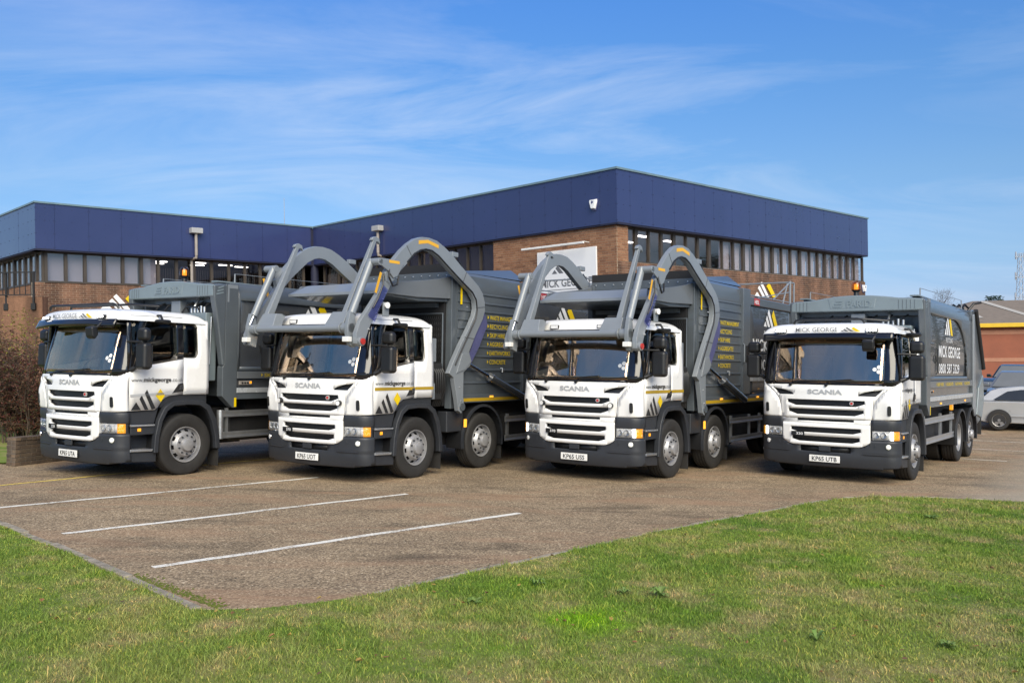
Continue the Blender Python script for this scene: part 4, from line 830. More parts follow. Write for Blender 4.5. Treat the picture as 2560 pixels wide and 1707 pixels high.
        # services list
        t3 = (lambda a, b: (1.2055, a, b)) if sg > 0 else (lambda a, b: (-1.2055, 7.95-a, b))
        ww = (1.0, .62, .52, .70, .72, .55)
        for k, wd in enumerate(('WASTE MANAGEMENT', 'RECYCLING', 'SKIP HIRE', 'AGGREGATES', 'EARTHWORKS', 'CONCRETE')):
            z = 2.83-.171*k; letters('service_lettering', wd, 'text_yellow', root, lambda a, b: t3(3.52+a, z+b), .088, ww[k], .01, 'LEFT'); polys('service_arrow', [arrow(3.44, z+.044, .08)], 'text_yellow', root, t3)
        # lifting arm
        ao = MB().prism(ARM_OUT+ARM_IN, 'x', sg*1.24, sg*1.335); arm = ao.build('lifting_arm', 'grey_arm', root, bevel=.008)
        hs_ = MB(); hs_.tube([(sg*1.34, a+.02*(0), b-.03) for a, b in [(2.25, 1.98), (2.44, 2.26), (2.70, 2.62), (2.86, 2.85), (2.90, 3.02), (2.86, 3.20), (2.74, 3.33), (2.55, 3.43), (2.25, 3.59), (1.98, 3.74), (1.72, 3.89), (1.53, 3.96), (1.37, 3.965), (1.22, 3.93), (1.06, 3.85), (.88, 3.69)]], .016, 6)
        hs_.tube([(sg*1.28, 2.55, 3.55), (sg*1.28, 2.52, 3.70), (sg*1.29, 2.42, 3.80), (sg*1.29, 2.36, 3.84)], .018, 6); hs_.build('arm_hose', 'black_plastic', arm)
        MB().box(min(sg*1.22, sg*1.31), max(sg*1.22, sg*1.31), 2.16, 2.34, 3.90, 3.99).build('arm_lamp', 'grey_arm', arm, bevel=.012)
        ta = (lambda a, b: (1.3375, a, b)) if sg > 0 else (lambda a, b: (-1.3375, 2.9-a, b))
        polys('arm_tape', [[(1.17, 4.00), (1.42, 4.045), (1.42, 4.105), (1.17, 4.065)], [(1.42, 4.045), (1.72, 3.99), (1.72, 4.05), (1.42, 4.105)]], 'orange_film', arm, ta)
        sm = MB()
        for (ya, za, yb, zb) in ((.86, 3.94, 1.02, 3.74), (2.56, 3.655, 2.44, 3.44), (3.165, 3.05, 2.862, 3.02), (2.83, 2.44, 2.52, 2.46)): sm.cyl((sg*1.336, ya, za), (sg*1.336, yb, zb), .005, None, 4)
        sm.build('weld_seam', 'dark_plastic', arm)
        kh = MB(); kh.tube([(sg*1.345, .42, 3.50), (sg*1.40, .36, 3.36), (sg*1.40, .46, 3.22), (sg*1.37, .60, 3.26), (sg*1.345, .66, 3.40)], .016, 6); kh.tube([(sg*1.345, .30, 3.42), (sg*1.38, .24, 3.22), (sg*1.37, .14, 3.0), (sg*1.34, .06, 2.84)], .013, 6); kh.build('knuckle_hose', 'black_plastic', arm)
        bo = MB()
        for (ya, za) in ((.36, 3.10), (.30, 3.00), (.16, 2.76), (.10, 2.66), (-.02, 2.50), (2.60, 3.02), (2.45, 1.30), (2.40, 1.55)): bo.cyl((sg*1.325, ya, za), (sg*1.345, ya, za), .016, .012, 8)
        bo.build('bolt_head', 'aluminium', arm)
        # knuckle, drop arm, fork cylinder
        MB().prism([(.14, 3.58), (.22, 3.66), (.66, 3.66), (.78, 3.62), (.62, 3.40), (.52, 3.36), (.40, 3.46)], 'x', sg*1.335, sg*1.36).build('knuckle_plate', 'grey_arm', arm, bevel=.008)
        polys('knuckle_tape', [[(.40, 3.60), (.66, 3.60), (.66, 3.648), (.40, 3.648)]], 'orange_film', arm, (lambda a, b: (1.3625, a, b)) if sg > 0 else (lambda a, b: (-1.3625, 1.1-a, b)))
        MB().prism([(.36, 3.30), (.57, 3.36), (.20, 2.80), (.02, 2.56), (-.08, 2.34), (-.18, 2.22), (-.29, 2.26), (-.30, 2.42), (-.21, 2.62), (.03, 2.90)], 'x', sg*1.245, sg*1.325).build('drop_arm', 'grey_arm', arm, bevel=.006)
        MB().cyl((sg*1.15, .20, 3.62), (sg*1.15, -.23, 2.74), .062, None, 18).build('fork_cylinder', 'grey_arm', arm); MB().cyl((sg*1.15, -.22, 2.76), (sg*1.15, -.31, 2.58), .032).build('cylinder_rod', 'chrome', arm)
        MB().cyl((sg*1.08, .20, 3.60), (sg*1.36, .20, 3.60), .06, None, 16).build('knuckle_pin', 'grey_arm', arm, bevel=.006)
        polys('cylinder_tape', [[(.10, 3.10), (.15, 3.08), (.27, 3.42), (.22, 3.44)]], 'orange_film', arm, (lambda a, b: (1.33, a, b)) if sg > 0 else (lambda a, b: (-1.33, .37-a, b)))
        gp = MB().prism([(-.06, 2.72), (.10, 2.62), (.40, 3.16), (.30, 3.22)], 'x', sg*1.345, sg*1.35); gp.build('film_guard', 'blue_film', arm)
        gw = MB().prism([(3.17, 2.99), (3.30, 2.72), (3.02, 2.28), (2.78, 1.98), (2.72, 2.15), (2.9, 2.5), (3.1, 2.8)], 'x', sg*1.30, sg*1.306); gw.build('film_guard', 'blue_guard', arm)
        lm = empty('arm_work_lamp'); lm.parent = arm
        MB().box(min(sg*1.335, sg*1.36), max(sg*1.335, sg*1.36), .28, .42, 2.72, 2.95).build('lamp_bracket', 'grey_arm', lm, bevel=.006); MB().cyl((sg*1.36, .34, 2.90), (sg*1.41, .33, 2.90), .045, .05).build('lamp_glass', 'lamp_reflector', lm)
        pv = MB(); pv.cyl((sg*1.20, -.20, 2.30), (sg*1.37, -.20, 2.30), .075, None, 18); pv.build('pivot_boss', 'grey_arm', arm, bevel=.006); MB().cyl((sg*1.371, -.20, 2.30), (sg*1.39, -.20, 2.30), .05, None, 16).build('pivot_cap', 'red_paint', arm)
        MB().cyl((sg*1.20, 2.48, 1.19), (sg*1.36, 2.48, 1.19), .07, None, 18).build('arm_pivot', 'grey_body', arm)
        MB().prism([(2.28, 1.80), (2.52, 1.86), (2.74, 2.02), (2.64, 2.17), (2.45, 2.16)], 'x', sg*1.335, sg*1.352).build('ram_bracket', 'grey_arm', arm, bevel=.006)
        lk = MB(); lk.cyl((sg*1.30, 2.72, 1.965), (sg*1.30, 3.50, 1.70), .036, None, 14); lk.build('ram_rod', 'chrome', root)
        rm = MB(); rm.cyl((sg*1.30, 3.42, 1.727), (sg*1.30, 4.62, 1.32), .072, None, 18); rm.cyl((sg*1.30, 3.40, 1.734), (sg*1.30, 3.50, 1.70), .085, None, 18); rm.build('lift_ram', 'grey_body_gloss', root, bevel=.005)
        polys('warning_label', [[(2.79, 1.98), (2.91, 1.98), (2.91, 2.13), (2.79, 2.13)]], 'yellow_film', root, (lambda a, b: (1.2065, a, b)) if sg > 0 else (lambda a, b: (-1.2065, 5.70-a, b))); polys('warning_label', [[(2.79, 2.13), (2.91, 2.13), (2.91, 2.33), (2.79, 2.33)]], 'text_white', root, (lambda a, b: (1.2066, a, b)) if sg > 0 else (lambda a, b: (-1.2066, 5.70-a, b)))
        lt = MB(); lt.tube([(sg*1.205, 3.90, 1.90), (sg*1.24, 3.92, 1.90), (sg*1.24, 3.92, 1.82)], .016, 6); lt.build('door_latch', 'aluminium', root)
    # forks
    fk = empty('fork_carriage'); fk.parent = root
    MB().cyl((-1.20, -.27, 2.51), (1.20, -.27, 2.51), .058, None, 24).build('cross_tube', 'grey_arm', fk)
    for sg in (-1, 1):
        cl = MB(); cl.cyl((sg*1.03, -.27, 2.51), (sg*1.20, -.27, 2.51), .080, None, 24); cl.cyl((sg*.98, -.27, 2.51), (sg*1.0, -.27, 2.51), .088, None, 24); cl.build('tube_collar', 'grey_arm', fk, bevel=.005)
        MB().prism([(-.36, 2.56), (-.36, 2.42), (-.30, 2.24), (-.18, 2.20), (-.14, 2.40), (-.20, 2.72), (-.30, 2.78)], 'x', sg*1.13, sg*1.20).build('end_bracket', 'grey_arm', fk, bevel=.006)
        MB().box(min(sg*1.12, sg*1.24), max(sg*1.12, sg*1.24), -.40, -.30, 2.29, 2.37).build('end_lamp', 'plate_white', fk, bevel=.008)
        a = .055
        tn = MB(); tn.add([(sg*.92-a, -.27, 2.56), (sg*.92+a, -.27, 2.56), (sg*.92+a*.55, .475, 4.02), (sg*.92-a*.55, .475, 4.02), (sg*.92-a, -.12, 2.56), (sg*.92+a, -.12, 2.56), (sg*.92+a*.55, .545, 4.0), (sg*.92-a*.55, .545, 4.0)], [(0, 1, 2, 3), (5, 4, 7, 6), (1, 5, 6, 2), (4, 0, 3, 7), (3, 2, 6, 7), (4, 5, 1, 0)])
        tn.build('fork_tine', 'grey_arm', fk, bevel=.008)
        MB().prism([(.42, 4.0), (.45, 4.05), (.53, 4.075), (.61, 4.045), (.635, 3.95), (.595, 3.985), (.52, 3.985)], 'x', sg*.92-.032, sg*.92+.032).build('tine_hook', 'grey_arm', fk, bevel=.008)
        MB().add([(sg*.60, -.30, 2.53), (sg*1.02, -.30, 2.53), (sg*1.0, -.16, 2.78), (sg*.66, -.16, 2.78), (sg*.60, -.10, 2.53), (sg*1.02, -.10, 2.53), (sg*1.0, .06, 2.78), (sg*.66, .06, 2.78)], [(0, 1, 2, 3), (5, 4, 7, 6), (1, 5, 6, 2), (4, 0, 3, 7), (3, 2, 6, 7), (4, 5, 1, 0)]).build('tine_foot', 'grey_arm', fk, bevel=.01)
        MB().box(min(sg*.62, sg*.86), max(sg*.62, sg*.86), -.02, .10, 2.77, 2.83).build('stop_pad', 'rubber', fk, bevel=.01)
    # space behind the cab: expanded mesh guard, ducts
    ms = MB()
    for k in range(46):
        x = -1.05+k*.046
        ms.tube([(x+(.023 if j % 2 else 0), 2.20, 1.62+.05*j) for j in range(26)], .0045, 3)
    ms.build('mesh_guard', 'chassis_black', root); mf = MB(); mf.tube([(-1.08, 2.2, 1.6), (-1.08, 2.2, 2.88), (1.08, 2.2, 2.88), (1.08, 2.2, 1.6)], .018, 6); mf.build('guard_frame', 'grey_body', root)
    MB().box(-1.02, 1.02, 2.30, 2.5, 1.2, 3.1).build('bulkhead', 'chassis_black', root)
    MB().box(-.9, .9, 2.22, 2.34, 3.0, 3.08).build('lamp_rail', 'grey_body', root)
    MB().box(.90, 1.12, 1.84, 1.98, 2.0, 2.42).build('tool_box', 'grey_arm', root, bevel=.01)
    pb = MB(); pb.box(.5, 1.12, 1.86, 2.16, 1.32, 1.98); pb.build('pump_housing', 'chassis_black', root, bevel=.02); MB().box(1.08, 1.16, 1.82, 1.90, 1.34, 1.62).build('cover_plate', 'grey_arm', root)
    hz = MB()
    for k in range(5): hz.tube([(1.06, 1.92+.06*k, 1.95), (1.15, 1.95+.06*k, 1.8), (1.14, 1.98+.06*k, 1.5), (1.0, 2.02+.05*k, 1.2)], .02, 6)
    hz.build('hydraulic_hose', 'black_plastic', root)
    tl = MB().prism([(8.0, 1.15), (8.0, 3.52), (8.45, 3.52), (9.05, 2.9), (9.10, 1.15)], 'x', -1.22, 1.22).build('tailgate', 'grey_body', root, bevel=.03)
    tw = MB()
    for sx in (-1.0, 1.0):
        tw.tube([(sx, 8.45, 3.5), (sx, 8.45, 4.13)], .03, 6); tw.tube([(sx, 8.75, 3.4), (sx, 8.75, 4.10)], .022, 6); tw.tube([(sx, 8.45, 4.10), (sx, 8.75, 4.10)], .02, 6); tw.tube([(sx, 8.45, 4.1), (sx, 7.2, 3.58)], .018, 6); tw.tube([(sx, 8.25, 4.05), (sx, 7.9, 3.52)], .02, 6); tw.tube([(sx, 8.4, 3.85), (sx, 6.2, 3.56)], .012, 6); tw.tube([(sx, 5.2, 3.58), (sx, 8.4, 3.60)], .014, 6)
    tw.tube([(-1, 8.45, 4.1), (1, 8.45, 4.1)], .02, 6); tw.build('roof_tower', 'grey_arm', root)
    MB().box(-1.15, 1.15, 5.06, 8.02, 1.36, 3.50).build('ejector_shell', 'grey_body', root)
    for sg in (-1, 1):
        wheel(root, 1.19, 3.349, sg); arch_guard(root, 3.349, sg, r=.66, x0=.82, x1=1.20, z=.54)
        MB().box(min(sg*.9, sg*1.13), max(sg*.9, sg*1.13), 2.30, 2.80, .72, 1.10).build('battery_box', 'dark_plastic', root, bevel=.02)
        MB().box(min(sg*1.20, sg*1.222), max(sg*1.20, sg*1.222), 2.72, 2.80, .80, .95).build('side_marker', 'amber_lit', root, bevel=.01)
        MB().box(min(sg*.9, sg*1.16), max(sg*.9, sg*1.16), 4.02, 4.04, .12, .62).build('mud_flap', 'rubber', root)
        dual_wheel(root, 7.15, sg); dual_wheel(root, 8.50, sg); arch_guard(root, 7.15, sg, x0=.6); arch_guard(root, 8.50, sg, x0=.6)
    chassis(root, 9.0, (1.379, 3.349, 7.15, 8.5), (4.12, 6.0, .835, .46, False), None)
TRUCKS = [(-7.395, 14.562, -.572, 'KP65 UTA', 'P 320', True, 'rear-loading refuse truck beside the brown shrub, grey body behind white cab'),
          (-3.449, 14.623, -.584, 'KP65 UOT', 'P 370', False, 'front-loading refuse truck with folded fork arms, second from the shrub'),
          (1.04, 15.204, -.618, 'KP65 USS', 'P 370', False, 'front-loading refuse truck with folded fork arms, third from the shrub'),
          (5.465, 15.457, -.636, 'KP65 UTB', 'P 320', True, 'rear-loading refuse truck beside the silver parked car, white cab facing front')]
def build_trucks():
    for x, y, a, plate, model, farid, label in TRUCKS:
        rt = empty('refuse_truck', gmat(x, y, a)); tag(rt, label, 'truck', 'refuse trucks parked in a row')
        make_cab(rt, plate, model, farid, 'grey' if farid else 'gold')
        (farid_body if farid else heil_body)(rt)
        if farid: roof_bar(rt, (-.62, .62) if plate.endswith('B') else (-1.0, 1.0))
# ------------------------------------------------------------------ ground
def sheet(name, poly_pts, mat, dz, kind='structure', grid=None):
    mb = MB(); mb.add([(x, y, gz(x, y)+dz) for x, y in poly_pts], [tuple(range(len(poly_pts)))])
    return tag(mb.build(name, mat, smooth=None, recalc=False), kind=kind)
def ground():
    xs = [-900, -300, -120, -60]+list(range(-45, 46, 5))+[60, 120, 300, 900]; ys = [-300, -100, -40]+list(range(-12, 63, 4))+[62, 90, 160, 400, 1200]
    ys = sorted(set(ys)); mb = MB()
    mb.add([(x, y, gz(x, y)) for y in ys for x in xs], [(j*len(xs)+i, j*len(xs)+i+1, (j+1)*len(xs)+i+1, (j+1)*len(xs)+i) for j in range(len(ys)-1) for i in range(len(xs)-1)])
    tag(mb.build('car_park', 'asphalt', recalc=False), kind='structure')
ground()
KL = [(-16.0, 20.2), (-10.0, 14.15), (-6.01, 10.25), (-4.86, 9.20), (-3.44, 7.84), (-2.50, 6.90)]
KR = [(-2.40, 6.88), (-2.0, 6.96), (-1.60, 7.14), (-1.20, 7.44), (-.73, 7.93), (1.63, 10.37), (3.37, 11.98), (4.55, 13.06), (5.0, 13.36), (5.6, 13.56), (6.3, 13.60), (7.0, 13.48), (7.68, 13.22), (9.5, 12.2), (12, 10.7), (15.4, 8.5)]
LAWN = KL+KR+[(15.4, -12), (-24, -12), (-24, 20)]
def inside(px, py, poly):
    n = len(poly); r = np.zeros(px.shape, bool); j = n-1
    for i in range(n):
        xi, yi = poly[i]; xj, yj = poly[j]
        r ^= ((yi > py) != (yj > py)) & (px < (xj-xi)*(py-yi)/(yj-yi+1e-12)+xi); j = i
    return r
def edge_dist(px, py):
    d = np.full(px.shape, 9.)
    for K in (KL, KR):
        for (ax, ay), (bx, by) in zip(K[:-1], K[1:]):
            t = np.clip(((px-ax)*(bx-ax)+(py-ay)*(by-ay))/((bx-ax)**2+(by-ay)**2), 0, 1); d = np.minimum(d, np.hypot(px-ax-t*(bx-ax), py-ay-t*(by-ay)))
    return d
def lawn():
    mb = MB(); xs = np.arange(-24, 24.01, .5); ys = np.arange(-14, 20.3, .5)
    bm = bmesh.new(); vs_ = [bm.verts.new((x, y, gz(x, y)+.012)) for x, y in LAWN]; bm.faces.new(vs_)
    me = bpy.data.meshes.new('lawn'); bm.to_mesh(me); bm.free(); me.materials.append(M['lawn_soil']); o = bpy.data.objects.new('lawn', me); COL.objects.link(o); tag(o, kind='structure')
    # kerb stones
    kb = empty('kerb', loc=(0, 0, 0)); tag(kb, kind='structure')
    def run(K, w, h, lens, tilt):
        pts = [Vector((x, y)) for x, y in K]; seg = []
        for a, b in zip(pts[:-1], pts[1:]):
            L_ = (b-a).length; n = max(1, round(L_/lens))
            for i in range(n): seg.append((a+(b-a)*(i/n), a+(b-a)*((i+1)/n)))
        for a, b in seg:
            if (a.y < 3 or b.y < 3) or abs(a.x) > 13: continue
            d = (b-a).normalized(); n = Vector((d.y, -d.x)); mb = MB(); j = random.uniform(-.014, .014); hh = h+random.uniform(-.012, .008); g = .009
            a2 = a+d*g+n*j; b2 = b-d*g+n*(j+random.uniform(-.006, .006)); c = (a+b)/2
            v = []
            for q, zz_ in ((a2-n*w/2, 0), (b2-n*w/2, 0), (b2+n*w/2, 0), (a2+n*w/2, 0)):
                v.append((q.x-c.x, q.y-c.y, gz(q.x, q.y)-gz(c.x, c.y)-.08))
            for (x, y, z) in list(v): v.append((x, y, z+.08+hh+random.uniform(-.004, .004)))
            mb.add(v, [(0, 3, 2, 1), (4, 5, 6, 7), (0, 1, 5, 4), (1, 2, 6, 5), (2, 3, 7, 6), (3, 0, 4, 7)])
            o = mb.build('kerb_stone', 'concrete_kerb', kb, bevel=.007); o.location = (c.x, c.y, gz(c.x, c.y))
    run(KL, .085, .035, .92, 0); run(KR[3:], .055, .028, .92, 0)
lawn()
def blades(n, box, hmin, hmax, wd, seedless=None):
    px = RNG.uniform(box[0], box[1], n); py = RNG.uniform(box[2], box[3], n)
    out_ = np.abs(px) > py*.60+.4
    k = inside(px, py, LAWN) & (np.abs(px) < py*.62+5.5) & (~out_ | (RNG.random(n) < .35)); px, py = px[k], py[k]
    d = edge_dist(px, py); k = d > .022; px, py, d = px[k], py[k], d[k]
    return px, py, d
def grass():
    P = []
    for n, box in ((400000, (-10, 10, 3.6, 7.0)), (500000, (-12.5, 12.5, 7.0, 10.5)), (310000, (-13, 14, 10.5, 14))):
        P.append(blades(n, box, 0, 0, 0)[:3])
    # taller tufts among the short turf
    cx_t = RNG.uniform(-11, 12, 5200); cy_t = RNG.uniform(3.6, 13.8, 5200); k = RNG.integers(0, 5200, 95000)
    tx_ = cx_t[k]+RNG.normal(0, .030, k.size); ty_ = cy_t[k]+RNG.normal(0, .030, k.size)
    m = inside(tx_, ty_, LAWN) & (np.abs(tx_) < ty_*.62+5.5) & (edge_dist(tx_, ty_) > .02)
    n0 = sum(p[0].size for p in P); P.append((tx_[m], ty_[m], tx_[m]))
    px = np.concatenate([p[0] for p in P]); py = np.concatenate([p[1] for p in P]); n = px.size
    # clumpy height field
    hf = .5+.5*np.sin(px*2.1+np.sin(py*1.7)*1.3)*np.sin(py*2.6+np.sin(px*1.3)*1.7)+.35*np.sin(px*7.3+py*5.1)*np.sin(py*8.7-px*3.9)
    hf = np.clip(hf, 0, 1.4)
    h = (.014+.020*hf)*RNG.uniform(.5, 1.4, n); h[n0:] *= RNG.uniform(1.2, 2.4, n-n0); w = RNG.uniform(.0016, .0036, n)*(1+(py-5)*.07); a = RNG.uniform(0, 2*np.pi, n); la = RNG.uniform(0, 2*np.pi, n); ll = h*RNG.uniform(.2, 1.1, n)
    z0 = GX*px+GY*(py-15)+.010
    dx, dy = np.cos(a)*w, np.sin(a)*w; lx, ly = np.cos(la)*ll, np.sin(la)*ll
    V = np.empty((n, 5, 3), np.float32)
    V[:, 0] = np.stack([px-dx, py-dy, z0], 1); V[:, 1] = np.stack([px+dx, py+dy, z0], 1)
    V[:, 2] = np.stack([px+lx*.35+dx*.8, py+ly*.35+dy*.8, z0+h*.6], 1); V[:, 3] = np.stack([px+lx*.35-dx*.8, py+ly*.35-dy*.8, z0+h*.6], 1); V[:, 4] = np.stack([px+lx, py+ly, z0+h], 1)
    me = bpy.data.meshes.new('grass'); me.vertices.add(n*5); me.vertices.foreach_set('co', V.ravel())
    base = (np.arange(n)*5)[:, None]
    q = (base+np.array([0, 1, 2, 3])).astype(np.int32); t = (base+np.array([3, 2, 4])).astype(np.int32)
    loops = np.concatenate([q, t], 1).ravel(); me.loops.add(loops.size); me.loops.foreach_set('vertex_index', loops)
    me.polygons.add(2*n); st = np.empty(2*n, np.int32); st[0::2] = np.arange(n)*7; st[1::2] = np.arange(n)*7+4; me.polygons.foreach_set('loop_start', st)
    me.update(calc_edges=True); me.validate(); me.materials.append(M['grass_blade']); o = bpy.data.objects.new('grass', me); COL.objects.link(o)
    tag(o, 'short patchy green and straw coloured lawn grass', 'grass', kind='stuff')
grass()
def far_grass():
    """lawn behind the shrub at the left edge"""
    pts = [(-9.7, 17.2), (-9.35, 16.15), (-12, 15.9), (-24, 20), (-30, 32), (-17, 29), (-11, 22.5)]
    sheet('lawn_strip', pts, 'grass_blade', .03)
far_grass()
def leaf_shape(mb, c, l, w, a, curl, tilt=0):
    d = Vector((math.cos(a), math.sin(a), tilt)); n = Vector((-math.sin(a), math.cos(a), 0)); c = Vector(c)
    mb.add([c, c+d*l*.35+n*w+Vector((0, 0, curl)), c+d*l*.75+n*w*.7+Vector((0, 0, curl*1.4)), c+d*l, c+d*l*.75-n*w*.7+Vector((0, 0, curl*1.2)), c+d*l*.35-n*w+Vector((0, 0, curl*.8))], [(0, 1, 2, 3), (0, 3, 4, 5)])
def fallen():
    mb = MB(); k = 0
    while k < 230:
        y = random.uniform(4.2, 13.4); x = random.uniform(-y*.62, y*.62+.5)
        if not inside(np.array([x]), np.array([y]), LAWN)[0]: continue
        leaf_shape(mb, (x, y, gz(x, y)+random.uniform(.03, .055)), random.uniform(.025, .055), random.uniform(.010, .020), random.uniform(0, 6.3), random.uniform(-.006, .014), random.uniform(-.2, .3)); k += 1
    tag(mb.build('fallen_leaves', 'leaf_fallen', recalc=False, smooth=None), 'yellow and brown leaves lying scattered on the lawn', 'leaves', kind='stuff')
fallen()
def weed(x, y, label, n, l, up):
    rt = empty('weed', loc=(x, y, gz(x, y)+.01)); tag(rt, label, 'weed', 'weeds in the lawn')
    mb = MB()
    for k in range(n):
        a = k*2.4+random.uniform(-.3, .3); ll = l*random.uniform(.6, 1.1); d = Vector((math.cos(a), math.sin(a), 0)); nn = Vector((-math.sin(a), math.cos(a), 0)); w = ll*random.uniform(.16, .27); u = up*random.uniform(.5, 1.2)
        P = [Vector((0, 0, .01))+d*ll*t+Vector((0, 0, u*math.sin(math.pi*t*.75))) for t in (0, .3, .6, .85, 1)]; W = [.15*w, .7*w, w, .7*w, .05*w]
        v = []
        for p, ww in zip(P, W): v += [p-nn*ww, p+Vector((0, 0, -ww*.4)), p+nn*ww]
        f = []
        for i in range(4):
            for j in range(2): f.append((i*3+j, i*3+j+1, (i+1)*3+j+1, (i+1)*3+j))
        mb.add(v, f)
    mb.build('leaf_rosette', 'leaf_weed', rt, recalc=False)
D_ = [(1.22, 7.42, 'leafy dock weed in the lawn beside the bright green patch', 15, .105, .075), (.92, 7.5, 'smaller leafy weed in the lawn, next to the dock weed', 12, .085, .05), (-.34, 7.15, 'low clover patch in the lawn at the car park corner', 34, .07, .04),
      (.18, 7.72, 'small upright weed in the lawn close to the kerb', 9, .085, .075), (2.15, 6.3, 'upright pale dandelion weed near the bottom of the lawn', 9, .08, .07), (3.05, 6.2, 'spreading weed with withered leaves at the bottom of the lawn', 13, .075, .04), (5.5, 11.6, 'small clump of weed high on the lawn in front of the fourth truck', 14, .12, .05)]
for q in D_: weed(*q)
def moss():
    mb = MB()
    for k in range(420):
        t = random.random()**.7; b = Vector((-3.6, 7.98)).lerp(Vector((-2.42, 6.92)), t); o = abs(random.gauss(0, .06))+.05
        x = b.x+.72*o; y = b.y+.69*o; r = random.uniform(.006, .016); z = gz(x, y)
        mb.add([(x-r, y, z+.001), (x, y-r, z+.001), (x+r, y, z+.001), (x, y+r, z+.001), (x, y, z+r*.9)], [(0, 1, 4), (1, 2, 4), (2, 3, 4), (3, 0, 4)])
    tag(mb.build('moss', 'moss', recalc=False), 'yellow green moss along the kerb at the car park corner', 'moss', kind='stuff')
moss()
def bay_line(a, b, w, mat, dz=.004):
    a = Vector(a); b = Vector(b); d = (b-a).normalized(); n = Vector((-d.y, d.x)); L_ = (b-a).length; k = max(2, int(L_/.06)); v = []; f = []
    ph = random.uniform(0, 9)
    for i in range(k+1):
        p = a+d*(L_*i/k); wob = .012*math.sin(i*.13+ph)+.006*math.sin(i*.41+ph*2)
        l = w/2*(1+random.uniform(-.10, .10)); r = w/2*(1+random.uniform(-.10, .10))
        for q in (p+n*(wob-l), p+n*(wob+r)): v.append((q.x, q.y, gz(q.x, q.y)+dz))
    for i in range(k): f.append((2*i, 2*i+2, 2*i+3, 2*i+1))
    mb = MB(); mb.add(v, f); tag(mb.build('bay_line', mat, recalc=False, smooth=None), kind='structure')
bay_line((-9.3, 11.4), (-6.2, 15.95), .07, 'yellow_line'); bay_line((-6.2, 15.95), (-4.6, 18.2), .07, 'yellow_line')
bay_line((-8.2, 9.93), (-3.35, 14.98), .10, 'white_line'); bay_line((-5.06, 9.82), (-1.63, 13.23), .10, 'white_line'); bay_line((-3.43, 8.3), (.06, 11.66), .10, 'white_line')
for (ax, ay) in ((10.14, 19.85), (11.73, 22.51), (13.22, 25.25), (14.83, 27.91), (16.5, 30.87)):
    bay_line((ax-1.6, ay+.9), (ax+3.0 if ay > 20 else ax+.77, ay-1.69 if ay > 20 else ay-.42), .08, 'white_line')
# ------------------------------------------------------------------ office building
bA = Vector((-15.722, 29.034)); bB = Vector((-8.179, 36.404)); bC = Vector((3.041, 24.92)); bD = Vector((14.861, 36.468))
d1 = (bB-bA).normalized(); d2 = (bC-bB).normalized(); bZ = bA-d2*9; bE = bD-d2*22
H1, H2, SILL = 7.25, 5.725, 4.69; PW = 1.092
ORG = (bC.x, bC.y, gz(bC.x, bC.y))
class Facade:
    def __init__(s, P, Q): s.P = P; s.d = (Q-P).normalized(); s.L = (Q-P).length; s.n = Vector((s.d.y, -s.d.x))
    def w(s, t, o, z): q = s.P+s.d*t+s.n*o; return (q.x, q.y, z)
    def box(s, mb, t0, t1, o0, o1, z0, z1):
        v = [s.w(t, o, z) for z in (z0, z1) for t, o in ((t0, o0), (t1, o0), (t1, o1), (t0, o1))]
        return mb.add(v, [(0, 3, 2, 1), (4, 5, 6, 7), (0, 1, 5, 4), (1, 2, 6, 5), (2, 3, 7, 6), (3, 0, 4, 7)])
fAB = Facade(bA, bB); fBC = Facade(bB, bC); fCD = Facade(bC, bD); fZA = Facade(bZ, bA); fDE = Facade(bD, bE)
